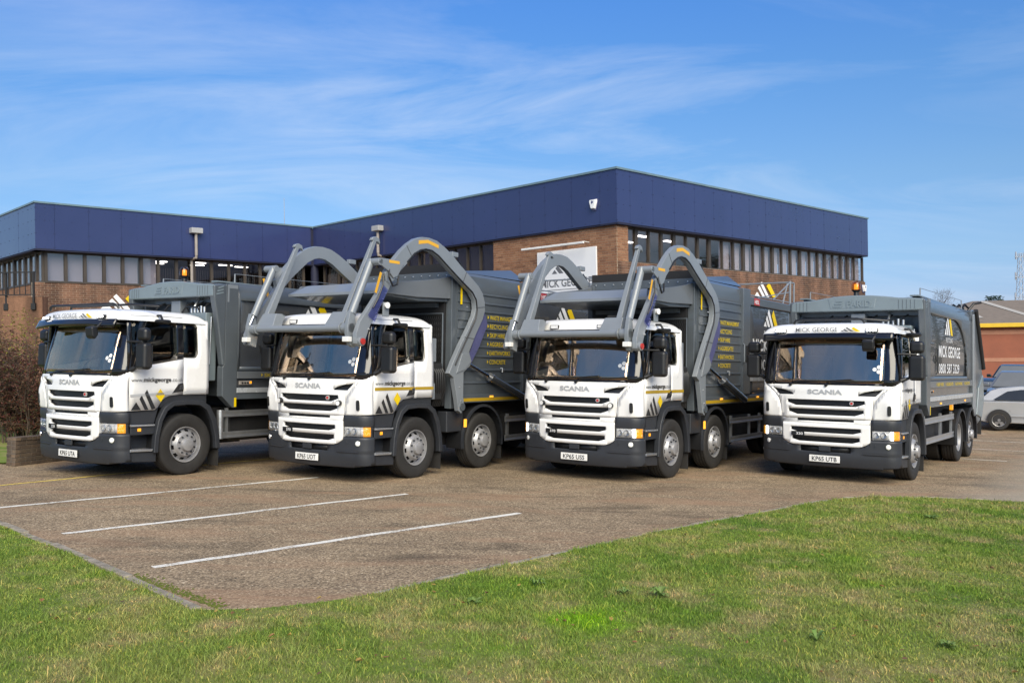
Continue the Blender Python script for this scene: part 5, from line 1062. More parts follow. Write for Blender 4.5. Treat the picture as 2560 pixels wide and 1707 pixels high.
def building():
    rt = empty('office_building', loc=ORG); tag(rt, 'two wing brick office building with dark blue panelled fascia and ribbon windows', 'building')
    bl = dict(org=ORG)
    # panels: real sheets with open joints over a dark backing
    for f in (fAB, fBC, fCD, fZA, fDE):
        t = 0.0; edges = []
        if f is fBC: edges = [0]+[f.L-.63-PW*k for k in range(13, -1, -1)]+[f.L]
        elif f is fCD: edges = [0]+[.61+PW*k for k in range(15)]+[f.L]
        elif f is fDE: edges = frange(0, f.L, 4)
        else: edges = [0]+[.6+PW*k for k in range(int((f.L-.7)/PW)+1)]+[f.L]
        edges = [e for i, e in enumerate(edges) if i == 0 or e-edges[i-1] > .12]
        bk = MB(); f.box(bk, .02, f.L-.02, -.30, -.02, H2+.02, H1-.03); bk.build('fascia_backing', 'panel_joint', rt, **bl)
        fx = MB()
        for a, b in zip(edges[:-1], edges[1:]):
            mb = MB(); f.box(mb, a+.003, b-.003, -.018, random.uniform(-.002, .001), H2, H1-.01); mb.build('fascia_panel', 'panel_blue', rt, **bl)
            if f is not fDE:
                for z in (H2+.06, H2+.52, H2+.95, H1-.16):
                    for tt in (a+.03, b-.03, (a+b)/2): f.box(fx, tt-.010, tt+.010, 0, .006, z-.009, z+.009)
        if fx.v: fx.build('panel_fixing', 'panel_joint', rt, **bl)['kind'] = 'stuff'
        cp = MB(); f.box(cp, -.03, f.L+.03, -.30, .035, H1-.01, H1+.05); cp.build('coping', 'coping', rt, **bl)
        so = MB(); f.box(so, -.0, f.L, -.62, -.02, H2-.05, H2+.015); so.build('soffit', 'panel_joint', rt, **bl)
    q = bB-fAB.n*.13-fBC.n*.13; cpo = MB(); cpo.cyl((q.x, q.y, SILL-.5), (q.x, q.y, H1-.03), .17, None, 12); cpo.build('corner_post', 'panel_joint', rt, **bl)
    rf = MB(); rf.add([(p.x, p.y, H1-.06) for p in (bZ, bA, bB, bC, bD, bE)], [tuple(range(6))]); rf.build('flat_roof', 'roof_brown', rt, recalc=False, **bl)
    # ribbon windows: mullions, panes, rooms behind with blinds and ceiling lights
    OFF = -.30
    def ribbon(f, marks, wide, kind):
        z0, z1 = SILL, H2-.05
        s = MB(); f.box(s, marks[0]-.05, marks[-1]+.05, OFF-.06, OFF+.05, z0-.06, z0); s.build('window_sill', 'window_frame', rt, **bl)
        hd = MB(); f.box(hd, marks[0], marks[-1], OFF-.04, OFF+.01, z1-.05, z1); hd.build('window_head', 'window_frame', rt, **bl)
        for i, m in enumerate(marks):
            w = wide[i % len(wide)]; mb = MB(); f.box(mb, m-w/2, m+w/2, OFF-.05, OFF+.025, z0, z1-.0); mb.build('mullion', 'window_frame', rt, **bl)
        for i, (a, b) in enumerate(zip(marks[:-1], marks[1:])):
            mb = MB(); f.box(mb, a+.02, b-.02, OFF-.030+random.uniform(-.004, .004), OFF-.024, z0, z1); mb.build('window_pane', 'building_glass', rt, **bl)
            k = kind(i)
            if k in ('grey', 'dark'):
                mb = MB(); f.box(mb, a+.03, b-.03, OFF-.16, OFF-.15, z0, z1-.02); mb.build('blind', ('blind_grey' if f is fAB else 'blind_pale') if k == 'grey' else 'interior_dark', rt, **bl)
            elif k == 'slats':
                mb = MB(); q = a+.05
                while q < b-.04:
                    w = .05; c, s_ = .55*w, .5*w
                    p0 = f.w(q, OFF-.14, z0+.0); p1 = f.w(q+c, OFF-.14-s_, z0); mb.add([p0, p1, (p1[0], p1[1], z0+.62), (p0[0], p0[1], z0+.62)], [(0, 1, 2, 3)]); q += .088
                mb.build('blind_slat', 'blind_dark', rt, recalc=False, smooth=None, **bl)
    mAB = [.40, 1.03, 1.65, 2.29, 2.93, 3.59, 4.20, 4.88, 5.55, 6.25, 6.95, 7.62, 8.28, 8.95, 9.6, fAB.L+OFF]
    ribbon(fAB, mAB, [.10], lambda i: 'grey' if i < 5 else ('grey' if i == 5 else 'slats'))
    mBC = [-OFF+.02]+[.7+.66*k for k in range(1, 15)]+[fBC.L-5.26]
    ribbon(fBC, mBC, [.07], lambda i: 'slats' if i < 6 else 'dark')
    mCD = [.69, 1.24, 1.87, 2.50, 3.16, 3.82, 4.47, 5.13, 5.90, 6.58, 7.24, 7.88, 8.56, 9.21, 9.86, 10.52, 11.25, 12.0, 12.65, 13.27, 13.93, 14.63, 15.24, 15.84, 16.62]
    ribbon(fCD, mCD, [.10, .14, .07], lambda i: 'none' if i < 8 else 'grey')
    mZA = [fZA.L-.35-.65*k for k in range(10)][::-1]
    ribbon(fZA, mZA, [.16, .05], lambda i: 'grey')
    for f, t0, t1 in ((fAB, .3, 14.5), (fBC, -4, 10.7), (fCD, .7, 16.5), (fZA, .5, 8.7)):
        rm = MB(); dp = -4.2 if f in (fCD, fBC) else -3.5
        for q in ((t0, t1, dp-.1, dp, SILL-.8, H2-.02), (t0, t1, dp, OFF-.2, SILL-.9, SILL-.8), (t0, t1, dp, OFF-.06, H2-.045, H2-.015)): f.box(rm, *q)
        rm.build('room', 'interior_dark' if f is not fCD else 'blind_pale', rt, **bl)
    lt = MB()
    for (t, o) in ((1.1, -1.4), (1.9, -2.2), (2.7, -1.3), (3.6, -2.6), (4.6, -1.6)): fCD.box(lt, t, t+.5, o-.14, o, H2-.075, H2-.047)
    for (t, o) in ((4.5, -1.5), (4.7, -2.3), (5.9, -1.2), (6.3, -2.2), (7.2, -1.6), (8.1, -2.0)): fAB.box(lt, t, t+.55, o-.10, o, H2-.075, H2-.047)
    lt.build('ceiling_light', 'ceiling_light', rt, **bl)
    # brick walls
    wl = [(fAB, .0, fAB.L+OFF, -.9, SILL-.06, 'brick_stained', OFF+.03), (fCD, .125, fCD.L-.10, -1.4, SILL-.06, 'brick_stained', -.10), (fZA, 0, fZA.L+OFF-.06, -.5, SILL-.06, 'brick_brown', OFF+.03), (fBC, .3, fBC.L-5.3, 2.0, SILL-.06, 'brick_brown', OFF+.03), (fBC, fBC.L-5.26, fBC.L-.115, 1.6, H2-.04, 'brick_brown', -.10), (fCD, .125, .62, SILL-.05, H2-.04, 'brick_brown', -.10)]
    bs = MB().box(-.1075, .1075, -.012, .05, -.0325, .0325)
    for wi, (f, t0, t1, z0, z1, mat, off) in enumerate(wl):
        bk = MB(); f.box(bk, t0, t1, off-.25, off-.008, z0, z1); w = bk.build('brick_wall', 'mortar', rt, **bl)
        zlow = {0: 2.2, 1: 3.0, 2: 2.2, 3: 3.6, 4: 3.2, 5: SILL-.05}[wi]
        rest = MB(); cnt = 0; c = 0; z = z1-.0375; proto = None
        while z > max(z0, zlow):
            q = t0+(0 if c % 2 else -.1125)
            while q < t1:
                a = max(q+.005, t0); b = min(q+.220, t1); q += .225
                if b-a < .04: continue
                jit = random.uniform(-.002, .002)
                single = wi == 4 and cnt < 300 and z > 4.0
                if single:
                    mb = MB(); wd = round(b-a, 2)
                    cc = f.w((a+b)/2, off+jit, z)
                    key = wd
                    if key not in BR:
                        m2 = MB(); h2 = (b-a)/2
                        v = []
                        for dz in (-.0325, .0325):
                            for tt, oo in ((-h2, -.03), (h2, -.03), (h2, 0), (-h2, 0)): v.append((f.d.x*tt+f.n.x*oo, f.d.y*tt+f.n.y*oo, dz))
                        m2.add(v, [(0, 3, 2, 1), (4, 5, 6, 7), (0, 1, 5, 4), (1, 2, 6, 5), (2, 3, 7, 6), (3, 0, 4, 7)]); BR[key] = m2.build('brick', mat, w); o = BR[key]
                    else: o = BR[key].copy(); COL.objects.link(o); o.parent = w
                    o.location = (cc[0]-ORG[0], cc[1]-ORG[1], cc[2]-ORG[2]); cnt += 1
                else:
                    f.box(rest, a, b, off-.03, off+jit, z-.0325, z+.0325)
            z -= .075; c += 1
        o = rest.build('brickwork', mat, w, smooth=None, org=ORG); o['kind'] = 'stuff'
    # rainwater heads and pipes
    for f, t in ((fAB, 5.46), (fBC, fBC.L-11.35)):
        p = empty('rainwater_pipe'); p.parent = rt
        mb = MB(); f.box(mb, t-.22, t+.22, .0, .26, 6.62, 6.82); mb.build('hopper_head', 'hopper_grey', p, bevel=.02, **bl)
        mb = MB(); mb.cyl(f.w(t, .12, 5.80), f.w(t, .12, 6.63), .055, None, 14); mb.tube([f.w(t, .12, 5.82), f.w(t, .11, 5.72), f.w(t-.04, -.20, 5.66), f.w(t-.04, -.20, 5.55)], .05, 10); mb.cyl(f.w(t-.04, -.20, 5.60), f.w(t-.04, -.20, 1.0), .055, None, 14); mb.build('downpipe', 'pipe_grey', p, **bl)
BR = {}
building()
def wall_things():
    # sign board on the gable wall, with lamp bar over it
    f = fBC; t1 = f.L-.83; t0 = f.L-3.22; o = -.06
    c = f.w((t0+t1)/2, o, 3.2); rt = empty('sign_board', loc=c); tag(rt, 'white company sign board with dark lettering on the brick gable wall', 'sign')
    mb = MB(); f.box(mb, t0, t1, o-.03, o+.02, 3.35, 5.12); mb.build('board', 'sign_white', rt, bevel=.006, org=c)
    fn = lambda a, b: f.w(t0+a, o+.024, b)
    letters('lettering', 'MICK GEORGE', 'text_grey', rt, lambda a, b: fn(1.20+a, 4.02+b), .24, 2.05, .02, org=c)
    d, y = logo_polys(1.1, .52); polys('emblem', [[(a+.62, b+4.42) for a, b in p] for p in d], 'text_grey', rt, fn, org=c); polys('emblem_bar', [[(a+.62, b+4.42) for a, b in p] for p in y], 'yellow_film', rt, fn, org=c)
    ln = MB(); 
    for z in (3.92, 3.80): f.box(ln, t0+.06, t1-.06, o+.02, o+.024, z, z+.02)
    ln.build('rule_line', 'text_grey', rt, org=c)
    lb = MB(); f.box(lb, t0-.30, t1-.15, o+.36, o+.42, 5.19, 5.25); lb.build('lamp_bar', 'plate_white', rt, bevel=.01, org=c)
    br = MB()
    for t in (t0, (t0+t1)/2, t1-.3): br.tube([f.w(t, o-.03, 5.26), f.w(t, o+.2, 5.27), f.w(t, o+.38, 5.22)], .012, 6)
    br.build('lamp_bracket', 'plate_white', rt, org=c)
    # cut-out emblems on the walls
    for f, t, z, o, s, lab, z0 in ((fAB, 1.88, 3.45, OFFW, 2.6, 'white and yellow striped emblem on the brick wall above the first cab', 0), (fCD, 7.30, 3.35, -.095, 2.35, 'white and yellow striped emblem on the brick wall below the ribbon windows', 0)):
        c = f.w(t+.8, o, z); rt = empty('wall_emblem', loc=c); tag(rt, lab, 'sign', 'striped wall emblems')
        if f is fAB: t, z, d, y = 0, 0, [[(2.10, 3.74), (2.55, 3.74), (2.32, 3.97)], [(2.69, 3.74), (2.90, 3.74), (2.52, 4.14), (2.41, 4.03)], [(2.96, 3.74), (3.18, 3.74), (2.67, 4.30), (2.56, 4.20)]], [[(2.98, 4.14), (3.16, 3.94), (3.34, 4.11), (3.14, 4.30)]]
        else: t, z, d, y = 0, 0, [[(7.56, 3.80), (7.90, 3.80), (7.73, 3.96)], [(8.08, 3.80), (8.25, 3.80), (7.89, 4.18), (7.79, 4.08)], [(8.35, 3.80), (8.53, 3.80), (8.05, 4.32), (7.94, 4.24)]], [[(8.77, 3.80), (9.0, 3.82), (8.55, 4.31), (8.38, 4.17)]]
        for p in d:
            mb = MB(); n = len(p); mb.add([f.w(t+a, o+.0, z+b) for a, b in p]+[f.w(t+a, o+.03, z+b) for a, b in p], [tuple(range(n)), tuple(range(n, 2*n))]+[(i, (i+1) % n, n+(i+1) % n, n+i) for i in range(n)]); mb.build('white_bar', 'sign_white', rt, org=c)
        for p in y:
            mb = MB(); n = len(p); mb.add([f.w(t+a, o+.0, z+b) for a, b in p]+[f.w(t+a, o+.03, z+b) for a, b in p], [tuple(range(n)), tuple(range(n, 2*n))]+[(i, (i+1) % n, n+(i+1) % n, n+i) for i in range(n)]); mb.build('yellow_bar', 'yellow_film', rt, org=c)
    # alarm boxes
    for f, t, z, o, lab in ((fBC, fBC.L-.83, 6.33, .0, 'white alarm box on the blue fascia near the gable corner'), (fCD, 16.2, 4.36, -.095, 'white alarm box low on the brick at the far end of the long wing')):
        c = f.w(t, o, z); rt = empty('alarm_box', loc=c); tag(rt, lab, 'alarm box')
        pg = [(-.13, .14), (.13, .14), (.14, .08), (.07, -.15), (-.07, -.15), (-.14, .08)]
        mb = MB(); n = 6; mb.add([f.w(t+a, o+.01, z+b) for a, b in pg]+[f.w(t+a*.8, o+.11, z+b*.85) for a, b in pg], [tuple(range(n)), tuple(range(n, 2*n))]+[(i, (i+1) % n, n+(i+1) % n, n+i) for i in range(n)]); mb.build('cover', 'sign_white', rt, bevel=.01, org=c)
        mb = MB(); mb.add([f.w(t+a*1.12, o+.002, z+b*1.12-.01) for a, b in pg]+[f.w(t+a*1.1, o+.03, z+b*1.1-.02) for a, b in pg], [tuple(range(n)), tuple(range(n, 2*n))]+[(i, (i+1) % n, n+(i+1) % n, n+i) for i in range(n)]); mb.build('back_plate', 'blue_guard', rt, org=c)
        mb = MB(); mb.add([f.w(t+.04*math.cos(k*.524), o+.113, z+.05+.045*math.sin(k*.524)) for k in range(12)], [tuple(range(12))]); mb.build('emblem', 'blue_guard', rt, recalc=False, org=c)
    # aerial on the roof
    q = bA+d1*12.1+Vector((-d1.y, d1.x))*5; mb = MB(); mb.cyl((0, 0, 0), (0, 0, 2.1), .018, .012, 6); mb.cyl((0, 0, 0), (0, 0, .1), .08, None, 10)
    tag(mb.build('aerial', 'mast_steel'), 'thin whip aerial standing on the flat roof', 'aerial').location = (q.x, q.y, H1-.06)
    # railing at the left end of the wing
    rt = empty('railing', loc=(-15.68, 28.0, 3.7)); tag(rt, 'black metal railing at the end of the left wing', 'railing')
    e = Vector((-1, .05, .035)); 
    for k in range(3):
        p = Vector((.44, 0, .10))+Vector((-.9, .05, .0))*k; mb = MB(); mb.box(p.x-.028, p.x+.028, p.y-.028, p.y+.028, -.05, 1.16); mb.build('post', 'iron_black', rt); mb = MB(); mb.box(p.x-.07, p.x+.07, p.y-.06, p.y+.06, -.05, .16); mb.build('post_foot', 'iron_black', rt, bevel=.01)
    mb = MB(); mb.box(-2.4, .5, -.02, .02, 1.13, 1.17); mb.box(-2.4, .5, -.018, .018, .42, .45); mb.build('rail', 'iron_black', rt)
    for k in range(14):
        x = .36-.18*k; mb = MB(); mb.box(x-.011, x+.011, -.011, .011, .45, 1.13); mb.build('baluster', 'iron_black', rt)
    mb = MB(); mb.box(-2.5, .70, .03, .38, -3.9, .36); mb.build('stair_parapet', 'brick_stained', rt)
OFFW = -.262
wall_things()
# ------------------------------------------------------------------ low brick wall and shrub by the first truck
def low_wall():
    a = Vector((-9.22, 15.93)); d = Vector((.31, .95)).normalized(); d = Vector((.55, .835)).normalized()
    d = Vector((.33, .944)).normalized()
    L_ = 4.6; yaw = math.atan2(d.y, d.x); mt = gmat(a.x, a.y, yaw-math.pi/2)   # local +Y runs along the wall
    rt = empty('low_wall', mt); tag(rt, 'low mossy brown brick wall beside the first truck', 'wall')
    MB().box(.008, .207, .008, L_, -.1, .455).build('mortar_core', 'mortar_dark', rt)
    proto = {}
    for c in range(6):
        z = .0375+.075*c; q = 0 if c % 2 else -.1125
        while q < L_:
            for x0 in ((0, 1) if True else (0,)):
                y0 = max(q+.005, 0); y1 = min(q+.22, L_)
                if y1-y0 > .05:
                    k = round(y1-y0, 2)
                    if k not in proto: proto[k] = MB().box(-.051, .051, -(y1-y0)/2, (y1-y0)/2, -.0325, .0325).build('brick', 'brick_old', rt, bevel=.004); o = proto[k]
                    else: o = proto[k].copy(); COL.objects.link(o); o.parent = rt
                    o.location = (.05+.113*x0+random.uniform(-.003, .003), (y0+y1)/2, z)
            q += .225
    q = 0; cp = None
    while q < L_:
        if cp is None: cp = MB().box(-.012, .228, .003, .108, -.0, .062).build('coping_brick', 'brick_old', rt, bevel=.006); o = cp
        else: o = cp.copy(); COL.objects.link(o); o.parent = rt
        o.location = (random.uniform(-.004, .004), q, .455+random.uniform(-.003, .003)); q += .112
low_wall()
def shrub():
    cx, cy = -11.3, 20.3; z0 = gz(cx, cy); rt = empty('shrub', loc=(cx, cy, z0)); tag(rt, 'tall brown and red twiggy autumn shrub by the low wall', 'shrub')
    st = MB(); tw = MB(); lf = MB(); ly = MB(); tips = []
    for k in range(46):
        a = random.uniform(0, 2*math.pi); r0 = random.uniform(0, .5); b = Vector((r0*math.cos(a), r0*math.sin(a), 0)); sp = random.uniform(.15, 1.35); hh = random.uniform(1.7, 2.75)-.22*sp
        path = [b+Vector((math.cos(a)*sp*t**1.3+random.gauss(0, .03), math.sin(a)*sp*t**1.3+random.gauss(0, .03), hh*t)) for t in (0, .2, .4, .6, .8, 1)]
        st.tube(path, [.018, .016, .013, .010, .007, .004], 5)
        for i in range(1, 6):
            for m in range(5):
                p = path[i]*random.uniform(.86, 1)+Vector((0, 0, random.uniform(-.1, .1))); dv = Vector((random.gauss(0, 1), random.gauss(0, 1), random.uniform(.1, 1.2))).normalized()*random.uniform(.25, .6); q = p+dv
                tw.tube([p, p+dv*.5+Vector((random.gauss(0, .03), random.gauss(0, .03), .02)), q], [.005, .004, .002], 3); tips.append((p, q))
    for p, q in tips:
        for m in range(4):
            s = p.lerp(q, random.uniform(.2, 1)); dv = Vector((random.gauss(0, 1), random.gauss(0, 1), random.gauss(.3, .8))).normalized()*random.uniform(.10, .26); e = s+dv
            tw.tube([s, e], [.003, .0015], 3)
            for w in range(4):
                c = s.lerp(e, random.random()); leaf_shape(ly if (random.random() < .05 and c.z > 1.6) else lf, c, random.uniform(.03, .06), random.uniform(.009, .018), random.uniform(0, 6.3), random.uniform(-.01, .02), random.uniform(-.8, .8))
    st.build('stem', 'bark', rt); o = tw.build('twigs', 'twig', rt, recalc=False); o['kind'] = 'stuff'; o = lf.build('red_leaves', 'leaf_red', rt, recalc=False, smooth=None); o['kind'] = 'stuff'
    for k in range(420):
        a = random.uniform(0, 6.3); r = random.uniform(0, 1.0); leaf_shape(ly, (r*math.cos(a), r*math.sin(a), random.uniform(2.2, 3.15)-.4*r), random.uniform(.04, .08), random.uniform(.014, .024), random.uniform(0, 6.3), .01, random.uniform(-.8, .8))
    o = ly.build('yellow_leaves', 'leaf_yellow', rt, recalc=False, smooth=None); o['kind'] = 'stuff'
    return rt
s1 = shrub()
s2 = copy_tree(s1); s2.location = (-13.6, 21.6, gz(-13.6, 21.6)); s2.rotation_euler = (0, 0, 2.1); s2['label'] = 'second brown and red shrub behind the first, cut by the frame edge'
# ------------------------------------------------------------------ right-hand background
def car(label, x, y, yaw, paintm, kind='hatch', lit=False):
    """local: +Y forward, origin under the middle"""
    rt = empty('parked_car', gmat(x, y, yaw)); tag(rt, label, 'car')
    if kind == 'hatch':
        Lf, Lr, W, wb = 2.05, -2.10, .88, (1.25, -1.33); R_ = .315
        low = [(-2.08, .30), (-2.12, .42), (-2.11, .62), (-2.02, .80), (-1.98, .93), (-1.2, .94), (.75, .93), (1.5, .84), (1.95, .70), (2.08, .55), (2.06, .30), (1.65, .22), (-1.7, .22)]
        roof = [(-1.96, .93), (-1.62, 1.26), (-1.35, 1.36), (-.7, 1.43), (-.1, 1.43), (.45, 1.27), (1.05, .93)]
        gl = [(-1.50, .975), (-1.10, 1.25), (-.72, 1.315), (-.05, 1.33), (.42, 1.18), (.78, .965)]; split = (-.42, -.34)
    else:
        Lf, Lr, W, wb = 2.2, -2.2, .92, (1.35, -1.35); R_ = .36
        low = [(-2.2, .40), (-2.2, 1.1), (-2.12, 1.24), (.95, 1.24), (1.6, 1.21), (2.1, 1.10), (2.22, .90), (2.2, .36), (1.8, .30), (-1.9, .30)]
        roof = [(-2.1, 1.24), (-1.98, 1.68), (-1.7, 1.82), (-.2, 1.84), (.3, 1.76), (.98, 1.24)]
        gl = [(-1.9, 1.28), (-1.8, 1.62), (-1.5, 1.72), (-.2, 1.72), (.22, 1.63), (.72, 1.28)]; split = (-.5, -.42)
    def shell(poly, w0, w1, za, zb):
        """closed lofted body: outline inset towards the flanks"""
        mb = MB(); n = len(poly); secs = [(-1, .93), (-.97, .985), (-.85, 1.0), (0, 1.0), (.85, 1.0), (.97, .985), (1, .93)]
        cyy = sum(p[0] for p in poly)/n; czz = sum(p[1] for p in poly)/n
        for u, k in secs:
            for (py, pz) in poly:
                wz = w0+(w1-w0)*max(0, min(1, (pz-za)/(zb-za))); tp = 1-.10*abs(u)**4*max(0, (abs(py)-1.2)/.9)
                mb.v.append((u*wz*tp, cyy+(py-cyy)*(1-.045*abs(u)**3), czz+(pz-czz)*k))
        m = len(secs)
        for i in range(m-1):
            for j in range(n): mb.f.append((i*n+j, i*n+(j+1) % n, (i+1)*n+(j+1) % n, (i+1)*n+j))
        mb.f += [tuple(range(n)), tuple(range((m-1)*n, m*n))[::-1]]
        return mb
    bd = shell(low, W, W, .2, 1.0).build('body', paintm, rt, bevel=.02)
    belt = roof[0][1]; top = max(p[1] for p in roof)
    shell(roof, W*.97, W*.72, belt, top).build('cabin', paintm, rt, bevel=.025)
    fw = lambda z: W*.97+(W*.72-W*.97)*max(0, min(1, (z-belt)/(top-belt)))
    for sg in (-1, 1):
        for part in ([p for p in gl if p[0] < split[0]]+[(split[0], lerp(split[0], sorted(gl)[:])), (split[0], gl[0][1])], [(split[1], gl[-1][1]), (split[1], lerp(split[1], gl[1:]))]+[p for p in gl if p[0] > split[1]]):
            mb = MB(); mb.add([(sg*(fw(pz)*1.0+.012), py, pz) for py, pz in part], [tuple(range(len(part)))]); o = mb.build('side_window', 'car_glass_dark', rt, recalc=False, smooth=None); o.modifiers.new('thickness', 'SOLIDIFY').thickness = .004
        for wy in wb:
            w = empty('wheel'); w.parent = rt; c = (sg*(W+.014), wy, R_)
            MB().lathe([(.20, sg*-.19), (R_-.02, sg*-.20), (R_, sg*-.17), (R_, sg*-.03), (R_-.02, sg*-.002), (.21, sg*.0), (.20, sg*-.03)], c, 36).build('tyre', 'rubber', w)
            MB().lathe([(.21, sg*-.02), (.205, sg*-.006), (.19, sg*-.012), (.185, sg*-.05)], c, 30).build('rim', 'alloy', w)
            sp = MB()
            for k in range(5):
                a = k*2*math.pi/5+.3
                for da, wd in ((0, .038),):
                    e = Vector((0, math.cos(a), math.sin(a))); t = Vector((0, -math.sin(a), math.cos(a))); cc = Vector(c)
                    sp.add([cc+e*.03+t*.045+Vector((sg*-.012, 0, 0)), cc+e*.03-t*.045+Vector((sg*-.012, 0, 0)), cc+e*.195-t*wd*1.6+Vector((sg*-.018, 0, 0)), cc+e*.195+t*wd*1.6+Vector((sg*-.018, 0, 0))], [(0, 1, 2, 3)])
            sp.cyl(Vector(c)+Vector((sg*-.03, 0, 0)), Vector(c)+Vector((sg*.0, 0, 0)), .055, .045, 14); o = sp.build('spokes', 'alloy', w, recalc=False); 
            MB().lathe([(.19, sg*-.07), (.001, sg*-.07)], c, 20).build('brake_disc', 'chassis_black', w)
            a_ = [R(-8+196*i/18) for i in range(19)]; po = [(wy+(R_+.04)*math.cos(t), R_+(R_+.04)*math.sin(t)) for t in a_]
            MB().prism(po, 'x', sg*(W-.26), sg*(W+.004)).build('wheel_arch', 'chassis_black', rt)
        MB().box(min(sg*W, sg*(W+.012)), max(sg*W, sg*(W+.012)), -.25, -.05, .80, .83).build('door_handle', paintm, rt, bevel=.005)
        MB().box(min(sg*W, sg*(W+.006)), max(sg*W, sg*(W+.006)), -1.0, .9, .45, .50).build('rub_strip', paintm, rt, bevel=.004)
        MB().box(min(sg*.60, sg*(W-.015)), max(sg*.60, sg*(W-.015)), Lr-.02, Lr+.22, .68, .84).build('tail_light', 'red_light', rt, bevel=.02)
        MB().box(min(sg*.55, sg*(W-.05)), max(sg*.55, sg*(W-.05)), Lf-.16, Lf+.03, .60 if kind == 'hatch' else .74, .72 if kind == 'hatch' else .90).build('headlight', 'lamp_reflector', rt, bevel=.02)
        dm = empty('door_mirror'); dm.parent = rt; MB().box(min(sg*(W+.02), sg*(W+.2)), max(sg*(W+.02), sg*(W+.2)), .62, .74, belt+.02, belt+.16).build('mirror_shell', paintm, dm, bevel=.03); MB().box(min(sg*(W-.1), sg*(W+.05)), max(sg*(W-.1), sg*(W+.05)), .66, .70, belt+.03, belt+.07).build('mirror_arm', 'black_plastic', dm)
    # screens follow the roof outline
    (a0, b0), (a1, b1) = roof[-2], roof[-1]; n = Vector((0, b0-b1, a1-a0)).normalized()*.006
    def scr(p, q, ins, name, mat='windscreen_glass'):
        w0 = fw(p[1])-.10; w1 = fw(q[1])-.07; mb = MB(); mb.add([(-w0, p[0]+n.y, p[1]+abs(n.z)), (w0, p[0]+n.y, p[1]+abs(n.z)), (w1, q[0]+n.y, q[1]+abs(n.z)), (-w1, q[0]+n.y, q[1]+abs(n.z))], [(0, 1, 2, 3)]); mb.build(name, 'car_window', rt, recalc=False, smooth=None)
    scr((a0+.02, b0+.004), (a1-.05, b1+.03), 0, 'windscreen')
    (a0, b0), (a1, b1) = roof[1], roof[0]; n = Vector((0, -.012, .004)); scr((a0-.01, b0-.01), (a1+.0, b1+.04), 0, 'rear_screen')
    if kind == 'suv':
        MB().prism([(1.15, 1.23), (1.45, 1.21), (1.45, 1.26), (1.25, 1.28)], 'x', -.28, .28).build('bonnet_scoop', 'black_plastic', rt, bevel=.015)
        MB().box(-.5, .5, 2.19, 2.24, .66, .86).build('grille', 'black_plastic', rt, bevel=.02)
    MB().box(-.27, .27, Lr-.035, Lr-.02, .50 if kind == 'hatch' else .7, .61 if kind == 'hatch' else .81).build('number_plate', 'yellow_film', rt)
    return rt
hd = math.atan2(-.87, -.49)   # yaw so that local +Y points along (.87, -.49)
yaw_h = -math.atan2(.87, -.49)
fx_, fy_ = .87, -.49
car('silver three door hatchback parked side on behind the fourth truck', 15.92+1.33*fx_+.35, 28.54+1.33*fy_+.85, yaw_h, 'car_silver', 'hatch')
car('grey off-road car with bonnet scoop behind the silver hatchback', 18.3, 31.6, math.pi-.64, 'car_grey', 'suv')
car('black car roof showing behind the grey off-road car', 22.2, 38.6, math.pi-.64, 'car_dark', 'suv')
car('dark green car half hidden between the fourth truck and the off-road car', 18.9, 35.4, math.pi-.64, 'car_dark', 'hatch')
def far_building():
    P = Vector((27.5, 57.5)); Q = Vector((40.0, 54.8)); f = Facade(P, Q); c = (P.x+10, P.y, -2.5); rt = empty('brick_warehouse', loc=c); tag(rt, 'red brick warehouse with yellow eaves and brown pitched roof', 'building')
    ze = 2.88
    mb = MB(); f.box(mb, 0, f.L, -20, 0, -3, ze); w = mb.build('wall', 'red_brick_far', rt, org=c)
    for k in range(2):
        mb = MB(); f.box(mb, 6.6+k*4.3, 6.75+k*4.3, 0, .03, -3, ze); mb.build('expansion_joint', 'chassis_black', rt, org=c)
    mb = MB(); f.box(mb, 0, f.L, 0, .02, .62, .86); mb.build('brick_band', 'pale_brick_band', rt, org=c); mb = MB(); f.box(mb, 0, f.L, 0, .02, ze-.5, ze-.22); mb.build('brick_band', 'pale_brick_band', rt, org=c)
    mb = MB(); f.box(mb, -.4, f.L+.4, -.2, .45, ze-.05, ze+.22); mb.build('eaves', 'yellow_eaves', rt, bevel=.03, org=c)
    mb = MB(); v = [f.w(-.3, .4, ze+.2), f.w(f.L, .4, ze+.2), f.w(f.L, -9, ze+2.0), f.w(5, -9, ze+2.0)]; mb.add(v, [(0, 1, 2, 3)]); v = [f.w(-.3, .4, ze+.2), f.w(5, -9, ze+2.0), f.w(-.3, -18, ze+.2)]; mb.add(v, [(0, 1, 2)]); r = mb.build('roof', 'roof_brown', rt, recalc=False, smooth=None, org=c)
    for t in (5.2, 10.2):
        mb = MB(); v = [f.w(t+1.5, .2, ze+.26), f.w(t+1.9, .2, ze+.26), f.w(t+.6, -8.6, ze+1.96), f.w(t+.1, -8.6, ze+1.96)]; mb.add(v, [(0, 1, 2, 3)]); mb.build('roof_rib', 'roof_light', r, recalc=False, smooth=None, org=c)
    for t in (2.0, 8.2):
        mb = MB(); v = [f.w(t, -1.6, ze+.62), f.w(t+1.6, -1.6, ze+.62), f.w(t+1.6, -2.8, ze+.87), f.w(t, -2.8, ze+.87)]; mb.add(v, [(0, 1, 2, 3)]); mb.build('roof_light', 'roof_light', r, recalc=False, smooth=None, org=c)
    mb = MB(); f.box(mb, 2.45, 2.95, .02, .05, 1.05, 1.45); mb.build('notice', 'sign_white', rt, org=c)
far_building()
